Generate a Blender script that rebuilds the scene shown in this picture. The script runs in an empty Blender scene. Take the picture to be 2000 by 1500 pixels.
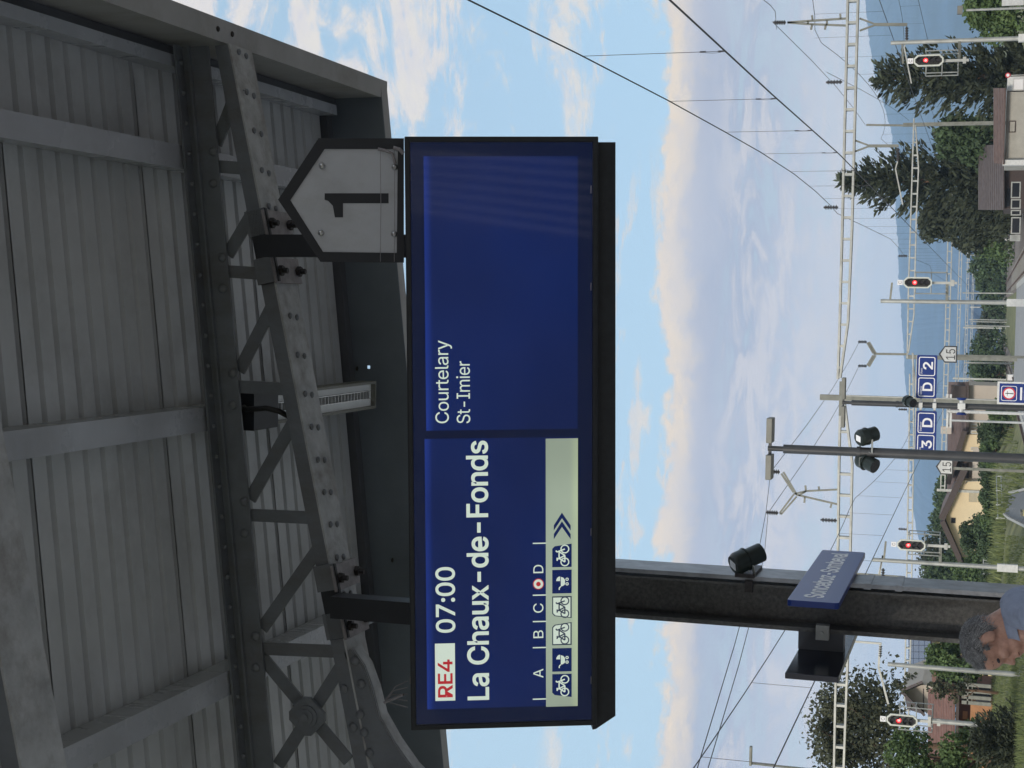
import bpy, bmesh, math, random
import numpy as np
from mathutils import Vector, Matrix, Quaternion, noise
R_ = random.Random(7)
sc = bpy.context.scene
col = sc.collection
# ------------------------------------------------------------------ camera
FPX = 3004.0                       # focal length in pixels of the 2000 px long side
def _n(v):
    v = np.array(v, float); return v/np.linalg.norm(v)
_a = _n((145.0, -935.0, FPX)); _b = _n((300.0, 10050.0, FPX)); _b = _n(_b-_a*np.dot(_a, _b))
_ya = np.array([_a[0], _a[1], -_a[2]]); _zb = np.array([_b[0], _b[1], -_b[2]])
MW = np.array([np.cross(_ya, _zb), _ya, _zb])      # world <- (right, up, back) of the person holding the phone
CAM = np.array([0.0, 0.0, 1.65])
cam = bpy.data.cameras.new('camera'); camo = bpy.data.objects.new('camera', cam); col.objects.link(camo)
cam.sensor_fit = 'HORIZONTAL'; cam.sensor_width = 36.0; cam.lens = FPX/2000.0*36.0
cam.clip_start = 0.05; cam.clip_end = 30000.0
_r, _u, _bk = MW[:, 0], MW[:, 1], MW[:, 2]
m3 = Matrix(((-_u[0], _r[0], _bk[0]), (-_u[1], _r[1], _bk[1]), (-_u[2], _r[2], _bk[2])))
camo.matrix_world = Matrix.Translation(CAM) @ m3.to_4x4()   # phone turned on its side
sc.camera = camo
# ------------------------------------------------------------------ world and sun
SUN_EL, SUN_AZ = math.radians(24), math.radians(200)      # azimuth clockwise from +Y
world = bpy.data.worlds.new('World'); sc.world = world; world.use_nodes = True
nt = world.node_tree; nt.nodes.clear()
def N(t, tree=None, **kw):
    n = (tree or nt).nodes.new(t)
    for k, v in kw.items(): setattr(n, k, v)
    return n
def L(a, b, tree=None): (tree or nt).links.new(a, b)
def math_(op, a, b=None, c=None, tree=None, clamp=False):
    n = N('ShaderNodeMath', tree, operation=op, use_clamp=clamp)
    for i, s in enumerate((a, b, c)):
        if s is None: continue
        if isinstance(s, (int, float)): n.inputs[i].default_value = s
        else: L(s, n.inputs[i], tree)
    return n.outputs[0]
def ramp(fac, stops, tree=None, interp='LINEAR'):
    n = N('ShaderNodeValToRGB', tree); e = n.color_ramp.elements; n.color_ramp.interpolation = interp
    while len(e) < len(stops): e.new(0.5)
    for i, (p, c) in enumerate(stops):
        e[i].position = p; e[i].color = (c if len(c) == 4 else (*c, 1)) if not isinstance(c, (int, float)) else (c, c, c, 1)
    L(fac, n.inputs[0], tree); return n.outputs[0]
tc = N('ShaderNodeTexCoord'); sep = N('ShaderNodeSeparateXYZ'); L(tc.outputs['Generated'], sep.inputs[0])
sx, sy, sz = sep.outputs
sky = N('ShaderNodeTexSky', sky_type='NISHITA', sun_disc=False, sun_elevation=SUN_EL, sun_rotation=SUN_AZ)
sky.air_density = 1.0; sky.dust_density = 1.2; sky.ozone_density = 1.6; sky.altitude = 600
def dirnoise(scale, sv, detail=5, rough=.55, dist=0.0):
    mp = N('ShaderNodeMapping'); mp.inputs['Scale'].default_value = sv; L(tc.outputs['Generated'], mp.inputs[0])
    n = N('ShaderNodeTexNoise'); n.inputs['Scale'].default_value = scale; n.inputs['Detail'].default_value = detail
    n.inputs['Roughness'].default_value = rough; n.inputs['Distortion'].default_value = dist
    L(mp.outputs[0], n.inputs['Vector']); return n.outputs['Fac']
def mixc(f, a, b):
    n = N('ShaderNodeMix', data_type='RGBA')
    if isinstance(f, (int, float)): n.inputs[0].default_value = f
    else: L(f, n.inputs[0])
    for i, s in ((6, a), (7, b)):
        if isinstance(s, tuple): n.inputs[i].default_value = (*s, 1)
        else: L(s, n.inputs[i])
    return n.outputs[2]
def sstep(v, lo, hi):
    n = N('ShaderNodeMapRange', interpolation_type='SMOOTHSTEP'); L(v, n.inputs[0])
    n.inputs[1].default_value = lo; n.inputs[2].default_value = hi; return n.outputs[0]
nA = dirnoise(11.0, (1, 1, 2.0), 7, .62, .35)      # cumulus billows
nB = dirnoise(3.0, (1, 1, 5.5), 6, .6, .6)         # long bands
nC = dirnoise(48.0, (1, 1, 1.7), 6, .62, .2)       # fine puffs
nD = dirnoise(6.5, (1, 1, 6.5), 8, .66, 1.2)       # wisps
nG = dirnoise(15.0, (1, 1, 3.4), 8, .68, .8)      # mottled middle layer
nF = dirnoise(9.0, (1, 1, 3.2), 9, .66, .7)        # high broken cloud
def cen(n): return math_('SUBTRACT', n, .5)
# long bank of cloud with a ragged sunlit top
zz = math_('ADD', sz, math_('MULTIPLY', cen(nA), -.048))
zz = math_('ADD', zz, math_('MULTIPLY', cen(nC), -.034))
zz = math_('ADD', zz, math_('MULTIPLY', sx, -.022))
bank = math_('SUBTRACT', 1.0, sstep(zz, .1955, .2055))
body = ramp(math_('ADD', sz, math_('MULTIPLY', cen(nB), -.04)),
   [(0.0, (1.25, 1.1, 1.06)), (.052, (1.15, 1.06, 1.04)), (.066, (.90, .92, 1.0)), (.078, (.98, .92, .94)), (.100, (.82, .81, .88)), (.125, (.66, .67, .79)),
    (.150, (.51, .55, .70)), (.175, (.53, .56, .70)), (.195, (.74, .70, .74))])
edge = math_('MULTIPLY', sstep(zz, .176, .193), math_('ADD', .55, math_('MULTIPLY', sstep(nC, .38, .62), .45)))
bank_c = mixc(edge, body, (1.06, .88, .69))
tex = math_('MULTIPLY', sstep(sz, .055, .085), math_('SUBTRACT', 1.0, sstep(sz, .150, .178)))
bank_c = mixc(math_('MULTIPLY', math_('MULTIPLY', math_('SUBTRACT', 1.0, sstep(math_('ADD', math_('MULTIPLY', nD, .5), math_('MULTIPLY', nG, .5)), .44, .51)), tex), .42), bank_c, (.64, .82, .90))
bank_c = mixc(math_('MULTIPLY', math_('MULTIPLY', sstep(math_('ADD', math_('MULTIPLY', nD, .40), math_('MULTIPLY', nG, .60)), .49, .58), tex), .62), bank_c, (.98, .88, .85))
bank_c = mixc(math_('MULTIPLY', sstep(nA, .42, .62), .18), bank_c, (.82, .82, .90))
# scattered cloud above: thick to the right, wisps near the bank
hv = math_('ADD', math_('MULTIPLY', nF, .82), math_('MULTIPLY', nC, .18))
bias = math_('SUBTRACT', math_('ADD', math_('MULTIPLY', sstep(sz, .285, .345), .085), math_('MULTIPLY', sstep(sz, .40, .47), .045)), math_('MULTIPLY', math_('SUBTRACT', 1.0, sstep(sx, .0, .14)), .035))
hi = sstep(math_('ADD', hv, bias), .525, .635)
hi_c = ramp(math_('ADD', math_('MULTIPLY', nF, .5), math_('MULTIPLY', nC, .5)), [(.36, (.62, .66, .80)), (.47, (.88, .84, .86)), (.58, (.96, .90, .84))])
wsp = math_('MULTIPLY', sstep(math_('ADD', math_('MULTIPLY', nD, .7), math_('MULTIPLY', nC, .3)), .515, .60), math_('SUBTRACT', 1.0, sstep(sz, .235, .275)))
wsp = math_('MULTIPLY', wsp, math_('SUBTRACT', 1.0, sstep(sx, .03, .12)))
hi = math_('MULTIPLY', hi, math_('ADD', math_('MULTIPLY', math_('SUBTRACT', 1.0, sstep(sz, .6, .9)), .5), .5))
bgA = N('ShaderNodeBackground'); bgA.inputs[1].default_value = .15
skyc = mixc(.60, sky.outputs[0], (3.7, 5.2, 6.2)); skyc = mixc(math_('MULTIPLY', math_('SUBTRACT', 1.0, sstep(sx, -.25, .20)), .45), skyc, (4.0, 5.4, 6.4)); L(skyc, bgA.inputs[0])
bgB = N('ShaderNodeBackground'); L(hi_c, bgB.inputs[0]); bgB.inputs[1].default_value = .90
bgC = N('ShaderNodeBackground'); L(bank_c, bgC.inputs[0]); bgC.inputs[1].default_value = .94
bgW = N('ShaderNodeBackground'); bgW.inputs[0].default_value = (.90, .82, .76, 1); bgW.inputs[1].default_value = .95
mx0 = N('ShaderNodeMixShader'); L(math_('MULTIPLY', wsp, .8), mx0.inputs[0]); L(bgA.outputs[0], mx0.inputs[1]); L(bgW.outputs[0], mx0.inputs[2])
mx1 = N('ShaderNodeMixShader'); L(math_('MULTIPLY', hi, .95), mx1.inputs[0]); L(mx0.outputs[0], mx1.inputs[1]); L(bgB.outputs[0], mx1.inputs[2])
mx2 = N('ShaderNodeMixShader'); L(bank, mx2.inputs[0]); L(mx1.outputs[0], mx2.inputs[1]); L(bgC.outputs[0], mx2.inputs[2])
wo = N('ShaderNodeOutputWorld'); L(mx2.outputs[0], wo.inputs[0])
sun = bpy.data.lights.new('sun', 'SUN'); sun.energy = 2.6; sun.angle = math.radians(12); sun.color = (1.0, .90, .76)
suno = bpy.data.objects.new('sun', sun); col.objects.link(suno)
sd = Vector((math.sin(SUN_AZ)*math.cos(SUN_EL), math.cos(SUN_AZ)*math.cos(SUN_EL), math.sin(SUN_EL)))
suno.rotation_euler = sd.to_track_quat('Z', 'Y').to_euler(); suno.location = (-20, -40, 40)
vs = sc.view_settings; vs.view_transform = 'Standard'; vs.look = 'None'; vs.exposure = 0.0; vs.gamma = 1.0; vs.use_curve_mapping = False
sc.cycles.max_bounces = 6; sc.cycles.diffuse_bounces = 3; sc.cycles.glossy_bounces = 3; sc.cycles.volume_bounces = 1
sc.cycles.use_denoising = True; sc.cycles.sample_clamp_indirect = 6.0
# ------------------------------------------------------------------ measuring: photograph pixel -> place at a known distance
def ray(x, y): return MW @ np.array([1500-y-750, 1000-x, -FPX])
def aty(x, y, Y): d = ray(x, y); return Vector(CAM+d*(Y/d[1]))
def atx(x, y, X): d = ray(x, y); return Vector(CAM+d*(X/d[0]))
def atz(x, y, Z): d = ray(x, y); return Vector(CAM+d*((Z-CAM[2])/d[2]))
# ------------------------------------------------------------------ materials
def mat(name, c, *a, dirt=0.0, dcol=(.10, .075, .05), dscale=2.2, **k):
    m = mat0(name, c, *a, **k)
    if dirt:                     # grime and rust in irregular patches and runs
        t = m.node_tree; b = t.nodes['Principled BSDF']; src = b.inputs['Base Color'].links[0].from_socket
        g = N('ShaderNodeTexCoord', t); mp = N('ShaderNodeMapping', t); mp.inputs['Scale'].default_value = (1, 1, .35); L(g.outputs['Object'], mp.inputs[0], t)
        n = N('ShaderNodeTexNoise', t); n.inputs['Scale'].default_value = dscale; n.inputs['Detail'].default_value = 9; n.inputs['Roughness'].default_value = .7; L(mp.outputs[0], n.inputs['Vector'], t)
        f = ramp(n.outputs['Fac'], [(.48, 0.0), (.70, 1.0)], t); mx = N('ShaderNodeMix', t, data_type='RGBA'); L(math_('MULTIPLY', f, dirt, tree=t), mx.inputs[0], t)
        L(src, mx.inputs[6], t); mx.inputs[7].default_value = (*dcol, 1); L(mx.outputs[2], b.inputs['Base Color'], t)
        mr = N('ShaderNodeMath', t, operation='MULTIPLY_ADD', use_clamp=True); L(f, mr.inputs[0], t); mr.inputs[1].default_value = .25; mr.inputs[2].default_value = b.inputs['Roughness'].default_value; L(mr.outputs[0], b.inputs['Roughness'], t)
    return m
def mat0(name, c, rough=.6, metal=0.0, var=.12, scale=8.0, bump=0.0, bscale=60.0, emis=None, estr=1.0, c2=None, spec=None, alpha=None):
    m = bpy.data.materials.new(name); m.use_nodes = True; t = m.node_tree; b = t.nodes['Principled BSDF']
    b.inputs['Roughness'].default_value = rough; b.inputs['Metallic'].default_value = metal
    if spec is not None: b.inputs['Specular IOR Level'].default_value = spec
    g = N('ShaderNodeTexCoord', t)
    n = N('ShaderNodeTexNoise', t); n.inputs['Scale'].default_value = scale; n.inputs['Detail'].default_value = 6; n.inputs['Roughness'].default_value = .62
    L(g.outputs['Object'], n.inputs['Vector'], t)
    lo = tuple(max(0, k*(1-var)) for k in c); hi = tuple(min(1, k*(1+var)) for k in (c2 or c))
    cr = ramp(n.outputs['Fac'], [(.3, lo), (.7, hi)], t); L(cr, b.inputs['Base Color'], t)
    if bump:
        n2 = N('ShaderNodeTexNoise', t); n2.inputs['Scale'].default_value = bscale; n2.inputs['Detail'].default_value = 4
        L(g.outputs['Object'], n2.inputs['Vector'], t)
        bp = N('ShaderNodeBump', t); bp.inputs['Strength'].default_value = bump; bp.inputs['Distance'].default_value = .02
        L(n2.outputs['Fac'], bp.inputs['Height'], t); L(bp.outputs[0], b.inputs['Normal'], t)
    if emis:
        b.inputs['Emission Color'].default_value = (*emis, 1); b.inputs['Emission Strength'].default_value = estr
    return m
M = {}
M['sheet'] = mat('roof_sheet_paint', (.51, .525, .54), .36, .0, .14, 1.6, .05, 40, dirt=.40, dcol=(.25, .25, .25), dscale=1.7)
M['steel'] = mat('painted_truss_steel', (.17, .185, .21), .42, .0, .16, 5, .12, 50, dirt=.5, dcol=(.11, .09, .075), dscale=3.5)
M['steelflange'] = mat('light_lifted_flange_steel', (.44, .45, .465), .5, .0, .22, 9, .15, 60, dirt=.6, dcol=(.17, .14, .12), dscale=6)  # truss steel made paler, light on the flanges put into the colour
M['purlin'] = mat('painted_purlin_steel', (.44, .46, .51), .24, .0, .12, 2, .05, 12, dirt=.30, dcol=(.27, .275, .29), dscale=2.2)
M['fascia'] = mat('fascia_paint', (.41, .41, .42), .5, .0, .10, 3, .08, 60, dirt=.4, dcol=(.22, .19, .16), dscale=3)
M['gable'] = mat('gable_paint', (.175, .205, .245), .5, .0, .14, 2.5, .08, 60)
M['gutter'] = mat('gutter_dark', (.10, .105, .12), .5, .0, .15, 4)
M['dark'] = mat('dark_bracket_paint', (.018, .020, .026), .5, .0, .2, 8)
M['case'] = mat('display_case_coating', (.022, .024, .028), .42, .3, .2, 30, .05, 300)
M['casein'] = mat('faintly_glowing_border', (.002, .008, .040), .22, .0, .1, 4, emis=(.0004, .003, .020), estr=1.0, spec=.08)  # slight blue emission added to lift the unlit border
M['plate'] = mat('galvanised_clamp_plate', (.30, .28, .29), .6, .4, .25, 20, .1, 90)
M['boltd'] = mat('dark_bolt_steel', (.04, .035, .035), .5, .5, .3, 60)
M['screw'] = mat('steel_screw', (.5, .5, .5), .3, .9, .1, 60)
M['signwhite'] = mat('aged_white_sign', (.48, .49, .52), .42, .0, .05, 9, dirt=.35, dcol=(.30, .29, .27), dscale=7)
M['signblack'] = mat('sign_black_rim', (.012, .014, .02), .45, .0, .15, 12)
M['pillar'] = mat('weathered_pillar_steel', (.095, .096, .098), .5, .3, .25, 45, .2, 160, c2=(.135, .132, .125), dirt=.5, dcol=(.07, .06, .05), dscale=5)
M['pillarflange'] = mat('pillar_flange_zinc', (.30, .31, .33), .45, .5, .30, 9, .1, 40)
M['navy'] = mat('navy_sign_enamel', (.012, .035, .19), .30, .0, .06, 3, spec=.35)
M['signback'] = mat('sign_back_black', (.010, .013, .022), .18, .0, .2, 6)
M['white'] = mat('white_print', (.80, .80, .82), .5, .0, .03, 9)
M['offwhite'] = mat('white_metal', (.62, .63, .62), .5, .1, .12, 9)
M['galv'] = mat('galvanised_steel', (.42, .43, .41), .5, .45, .20, 3, .05, 30)
M['galvd'] = mat('dull_galvanised_steel', (.22, .225, .20), .6, .4, .22, 4)
M['mast'] = mat('dark_mast_paint', (.060, .062, .066), .38, .3, .15, 6)
M['lamp'] = mat('lamp_head_grey', (.20, .20, .18), .5, .2, .12, 9)
M['spot'] = mat('spotlight_black', (.018, .026, .024), .35, .2, .2, 12)
M['glassd'] = mat('dark_lens', (.01, .01, .012), .08, .0, .1, 5)
M['wire'] = mat('overhead_wire_metal', (.05, .05, .06), .5, .5, .1, 20)
M['insul'] = mat('insulator_ceramic', (.05, .045, .045), .25, .0, .2, 30)
M['sigwhite'] = mat('signal_rim_white', (.60, .63, .58), .5, .0, .1, 6)
M['sigblack'] = mat('signal_face_black', (.012, .013, .012), .5, .0, .2, 6)
M['lens'] = mat('signal_dark_lens', (.015, .015, .02), .1, .0, .1, 5)
M['red'] = mat('signal_red_light', (.8, .05, .05), .4, emis=(1.0, .035, .05), estr=1.6)
M['redcore'] = mat('signal_red_core', (.9, .5, .45), .4, emis=(1.0, .28, .26), estr=1.8)
M['redpaint'] = mat('red_paint', (.55, .03, .04), .5)
M['black'] = mat('black_print', (.03, .03, .035), .5)
M['scr'] = mat('screen_blue', (.003, .008, .045), .12, emis=(.0016, .0110, .080), estr=.9, spec=.08)
M['scrtxt'] = mat('screen_text_light', (.1, .1, .1), .3, emis=(.60, .70, .60), estr=.95)
M['scrstrip'] = mat('screen_pale_strip', (.1, .1, .1), .3, emis=(.32, .39, .30), estr=.95, var=.1)
M['scrred'] = mat('screen_red', (.05, .0, .0), .3, emis=(.42, .012, .022), estr=.95)
M['scrdk'] = mat('screen_dark_outline', (.01, .02, .05), .3, emis=(.008, .02, .05), estr=.8)
M['led'] = mat('luminaire_pan_white', (.88, .90, .90), .45, .0, .06, 8)
M['louvre'] = mat('luminaire_louvre', (.85, .86, .86), .2, .6, .05, 8)
M['cable'] = mat('black_cable', (.012, .012, .014), .5)
M['asph'] = mat('platform_asphalt', (.30, .30, .30), .9, .0, .2, 2, .3, 120)
M['kerb'] = mat('platform_edge_concrete', (.42, .41, .38), .85, .0, .15, 3, .2, 80)
M['ballast'] = mat('track_ballast', (.18, .15, .13), .95, .0, .35, 9, .6, 30)
M['rail'] = mat('rusty_rail_steel', (.16, .10, .075), .6, .6, .3, 4)
M['sleeper'] = mat('concrete_sleeper', (.26, .25, .23), .9)
M['grass'] = mat('meadow_grass', (.085, .115, .038), .95, .0, .45, .5, .4, 9, c2=(.17, .165, .07))
M['blade'] = mat('grass_blades', (.085, .135, .04), .9, .0, .4, .8, c2=(.155, .175, .07))
M['road'] = mat('grey_road', (.17, .175, .18), .9, .0, .12, 1.2)
M['leafd'] = mat('dark_conifer_needles', (.026, .036, .022), .8, .0, .4, 1.1, c2=(.055, .066, .036))
M['leafm'] = mat('mid_green_leaves', (.038, .070, .026), .75, .0, .4, .7, c2=(.060, .095, .038))
M['leafl'] = mat('light_green_leaves', (.06, .11, .030), .7, .0, .35, .9, c2=(.095, .145, .048))
M['leafb'] = mat('brownish_green_leaves', (.045, .058, .030), .8, .0, .4, 1.2, c2=(.075, .080, .045))
M['bark'] = mat('brown_bark', (.16, .10, .065), .9, .0, .3, 5, .4, 20)
M['hill'] = mat('haze_tinted_forest_hill', (.065, .125, .215), .95, .0, .30, .012)  # blue of the distant haze mixed into the forest colour
M['beige'] = mat('cream_render_wall', (.80, .66, .44), .9, .0, .06, .8, .1, 8)
M['taupe'] = mat('taupe_render_wall', (.52, .46, .40), .9, .0, .06, .8, .1, 8)
M['tile'] = mat('brown_roof_tiles', (.150, .105, .095), .85, .0, .25, 3)
M['tileg'] = mat('grey_brown_roof_tiles', (.12, .10, .10), .85, .0, .25, 3)
M['tiler'] = mat('rose_roof_tiles', (.22, .125, .105), .85, .0, .25, 3)
M['orange'] = mat('orange_brick_wall', (.42, .21, .105), .9, .0, .2, 3)
M['redbrown'] = mat('red_brown_wall', (.15, .07, .05), .9, .0, .15, 3)
M['yellow'] = mat('pale_yellow_wall', (.75, .65, .36), .9, .0, .06, 1)
M['solar'] = mat('solar_cell_blue', (.035, .05, .11), .2, .2, .08, 3)
M['trim'] = mat('dark_brown_trim', (.07, .05, .045), .7)
M['pane'] = mat('dark_window_glass', (.02, .022, .028), .08)
M['shutter'] = mat('beige_shutter', (.50, .44, .32), .8)
M['fencem'] = mat('grey_fence_metal', (.38, .41, .42), .6, .2, .1, 5)
M['concrete'] = mat('concrete_wall', (.40, .39, .35), .9, .0, .12, 2)
M['skin'] = mat('tanned_skin', (.37, .20, .145), .48, .0, .22, 22, .14, 160, c2=(.44, .25, .19))
M['hair'] = mat('grey_black_hair', (.022, .022, .025), .5, .0, .2, 40, .45, 420, c2=(.15, .15, .155))
M['shirt'] = mat('pale_blue_shirt', (.27, .31, .42), .85, .0, .10, 30, .3, 320)
M['trouser'] = mat('navy_trousers', (.03, .035, .05), .85, .0, .15, 20)
M['shoe'] = mat('brown_shoes', (.06, .035, .02), .5)
M['phone'] = mat('black_phone', (.01, .01, .012), .2)
def glow(m, axis, lo, hi, add):      # uneven backlight of a screen
    t = m.node_tree; b = t.nodes['Principled BSDF']; g = N('ShaderNodeTexCoord', t); sp = N('ShaderNodeSeparateXYZ', t); L(g.outputs['Generated'], sp.inputs[0], t)
    r = N('ShaderNodeMapRange', t, interpolation_type='SMOOTHSTEP'); L(sp.outputs[axis], r.inputs[0], t); r.inputs[1].default_value = lo; r.inputs[2].default_value = hi
    n = N('ShaderNodeTexNoise', t); n.inputs['Scale'].default_value = 1.6; L(g.outputs['Object'], n.inputs['Vector'], t)
    k = N('ShaderNodeMapRange', t); L(n.outputs['Fac'], k.inputs[0], t); k.inputs[1].default_value = .3; k.inputs[2].default_value = .7; k.inputs[3].default_value = .78; k.inputs[4].default_value = 1.2
    c0 = b.inputs['Emission Color'].default_value[:3]; vm = N('ShaderNodeVectorMath', t, operation='SCALE'); vm.inputs[0].default_value = c0; L(k.outputs[0], vm.inputs['Scale'], t)
    v2 = N('ShaderNodeVectorMath', t, operation='SCALE'); v2.inputs[0].default_value = add; L(math_('MULTIPLY', r.outputs[0], k.outputs[0], tree=t), v2.inputs['Scale'], t)
    va = N('ShaderNodeVectorMath', t, operation='ADD'); L(vm.outputs[0], va.inputs[0], t); L(v2.outputs[0], va.inputs[1], t); L(va.outputs[0], b.inputs['Emission Color'], t)
M['scrglow'] = mat('screen_blue_backlit', (.003, .008, .045), .12, emis=(.0016, .0110, .080), estr=.9, spec=.08); glow(M['scrglow'], 2, .94, 1.0, (.006, .018, .13))
glow(M['scrstrip'], 2, .30, .0, (.10, .12, .03))
# ------------------------------------------------------------------ mesh building
def fin(m):
    for e in m.node_tree.nodes: pass
    return m
class MB:
    def __init__(s): s.v = []; s.f = []
    def add(s, vs, fs):
        o = len(s.v); s.v += [tuple(v) for v in vs]; s.f += [tuple(o+i for i in f) for f in fs]; return s
    def box(s, c, d, R=None):
        c = Vector(c); h = Vector(d)/2; p = []
        for i in (-1, 1):
            for j in (-1, 1):
                for k in (-1, 1):
                    q = Vector((i*h.x, j*h.y, k*h.z)); p.append(c+(R @ q if R else q))
        return s.add(p, [(0, 1, 3, 2), (4, 6, 7, 5), (0, 4, 5, 1), (2, 3, 7, 6), (0, 2, 6, 4), (1, 5, 7, 3)])
    def bar(s, a, b, w, h, up=(0, 0, 1)):
        a = Vector(a); b = Vector(b); d = (b-a); l = d.length; d.normalize(); up = Vector(up)
        sd_ = d.cross(up)
        if sd_.length < 1e-4: sd_ = d.cross(Vector((1, 0, 0)))
        sd_.normalize(); u2 = sd_.cross(d)
        R = Matrix((sd_, d, u2)).transposed()
        return s.box((a+b)/2, (w, l, h), R)
    def tube(s, a, b, r, r2=None, n=8, caps=True):
        a = Vector(a); b = Vector(b); r2 = r if r2 is None else r2; d = (b-a).normalized()
        x = d.orthogonal().normalized(); y = d.cross(x); p = []
        for c, rr in ((a, r), (b, r2)):
            for i in range(n):
                t = 2*math.pi*i/n; p.append(c+(x*math.cos(t)+y*math.sin(t))*rr)
        f = [(i, (i+1) % n, n+(i+1) % n, n+i) for i in range(n)]
        if caps: f += [tuple(range(n-1, -1, -1)), tuple(range(n, 2*n))]
        return s.add(p, f)
    def path(s, pts, r, n=6):
        pts = [Vector(p) for p in pts]
        rr = r if isinstance(r, (list, tuple)) else [r]*len(pts); prev = None; x = None; o0 = len(s.v); fs = []; vs_ = []
        for k, p in enumerate(pts):
            d = (pts[min(k+1, len(pts)-1)]-pts[max(k-1, 0)]).normalized()
            x = d.orthogonal().normalized() if x is None else (x-d*x.dot(d)).normalized(); y = d.cross(x)
            for i in range(n):
                t = 2*math.pi*i/n; vs_.append(p+(x*math.cos(t)+y*math.sin(t))*rr[k])
            if k:
                for i in range(n): fs.append(((k-1)*n+i, (k-1)*n+(i+1) % n, k*n+(i+1) % n, k*n+i))
        fs += [tuple(range(n-1, -1, -1)), tuple(range((len(pts)-1)*n, len(pts)*n))]
        return s.add(vs_, fs)
    def prism(s, poly, vec):
        vec = Vector(vec); poly = [Vector(p) for p in poly]; n = len(poly)
        f = [tuple(range(n)), tuple(range(2*n-1, n-1, -1))]+[(i, n+i, n+(i+1) % n, (i+1) % n) for i in range(n)]
        return s.add(poly+[p+vec for p in poly], f)
    def ring(s, outer, inner, vec):            # a frame between two loops of equal length
        vec = Vector(vec); n = len(outer); o = [Vector(p) for p in outer]; i_ = [Vector(p) for p in inner]
        P = o+i_+[p+vec for p in o]+[p+vec for p in i_]; f = []
        for k in range(n):
            j = (k+1) % n
            f += [(k, j, n+j, n+k), (2*n+k, 3*n+k, 3*n+j, 2*n+j), (k, 2*n+k, 2*n+j, j), (n+k, n+j, 3*n+j, 3*n+k)]
        return s.add(P, f)
    def ball(s, c, r, n=8, m=5, sq=(1, 1, 1)):
        c = Vector(c); p = []; f = []
        for j in range(m+1):
            ph = math.pi*j/m
            for i in range(n):
                t = 2*math.pi*i/n
                p.append(c+Vector((math.sin(ph)*math.cos(t)*r*sq[0], math.sin(ph)*math.sin(t)*r*sq[1], math.cos(ph)*r*sq[2])))
        for j in range(m):
            for i in range(n): f.append((j*n+i, j*n+(i+1) % n, (j+1)*n+(i+1) % n, (j+1)*n+i))
        return s.add(p, f)
    def mesh(s, name, m, smooth=False):
        me = bpy.data.meshes.new(name); me.from_pydata(s.v, [], s.f); me.validate(); me.update()
        bm = bmesh.new(); bm.from_mesh(me); bmesh.ops.remove_doubles(bm, verts=bm.verts, dist=1e-6) if len(s.v) < 20000 else None
        if len(s.v) < 20000: bmesh.ops.recalc_face_normals(bm, faces=bm.faces)
        bm.to_mesh(me); bm.free(); me.materials.append(m)
        if smooth:
            me.polygons.foreach_set('use_smooth', [True]*len(me.polygons))
        return me
    def obj(s, name, m, parent=None, smooth=False): return link(s.mesh(name, m, smooth), name, parent)
def link(me, name, parent=None, loc=None):
    o = bpy.data.objects.new(name, me); col.objects.link(o)
    if parent is not None:
        o.parent = parent
        if parent.type == 'EMPTY': o.matrix_parent_inverse = Matrix.Translation(-Vector(parent.location))
    if loc is not None: o.location = loc
    return o
def thing(name, label, cat, loc, group=None):
    o = bpy.data.objects.new(name, None); col.objects.link(o); o.location = loc; o.empty_display_size = .2
    return tag(o, label, cat, group)
def tag(o, label, cat, group=None):
    o['label'] = label; o['category'] = cat
    if group: o['group'] = group
    return o
def kind(o, k, label=None):
    o['kind'] = k
    if label: o['label'] = label
    return o
def bevel(o, w, seg=2):
    b = o.modifiers.new('bevel', 'BEVEL'); b.width = w; b.segments = seg; b.limit_method = 'ANGLE'; return o
def autosmooth(me, ang=40):
    bm = bmesh.new(); bm.from_mesh(me)
    for e in bm.edges:
        if len(e.link_faces) == 2: e.smooth = e.calc_face_angle(0) < math.radians(ang)
    for f in bm.faces: f.smooth = True
    bm.to_mesh(me); bm.free(); return me
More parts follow.
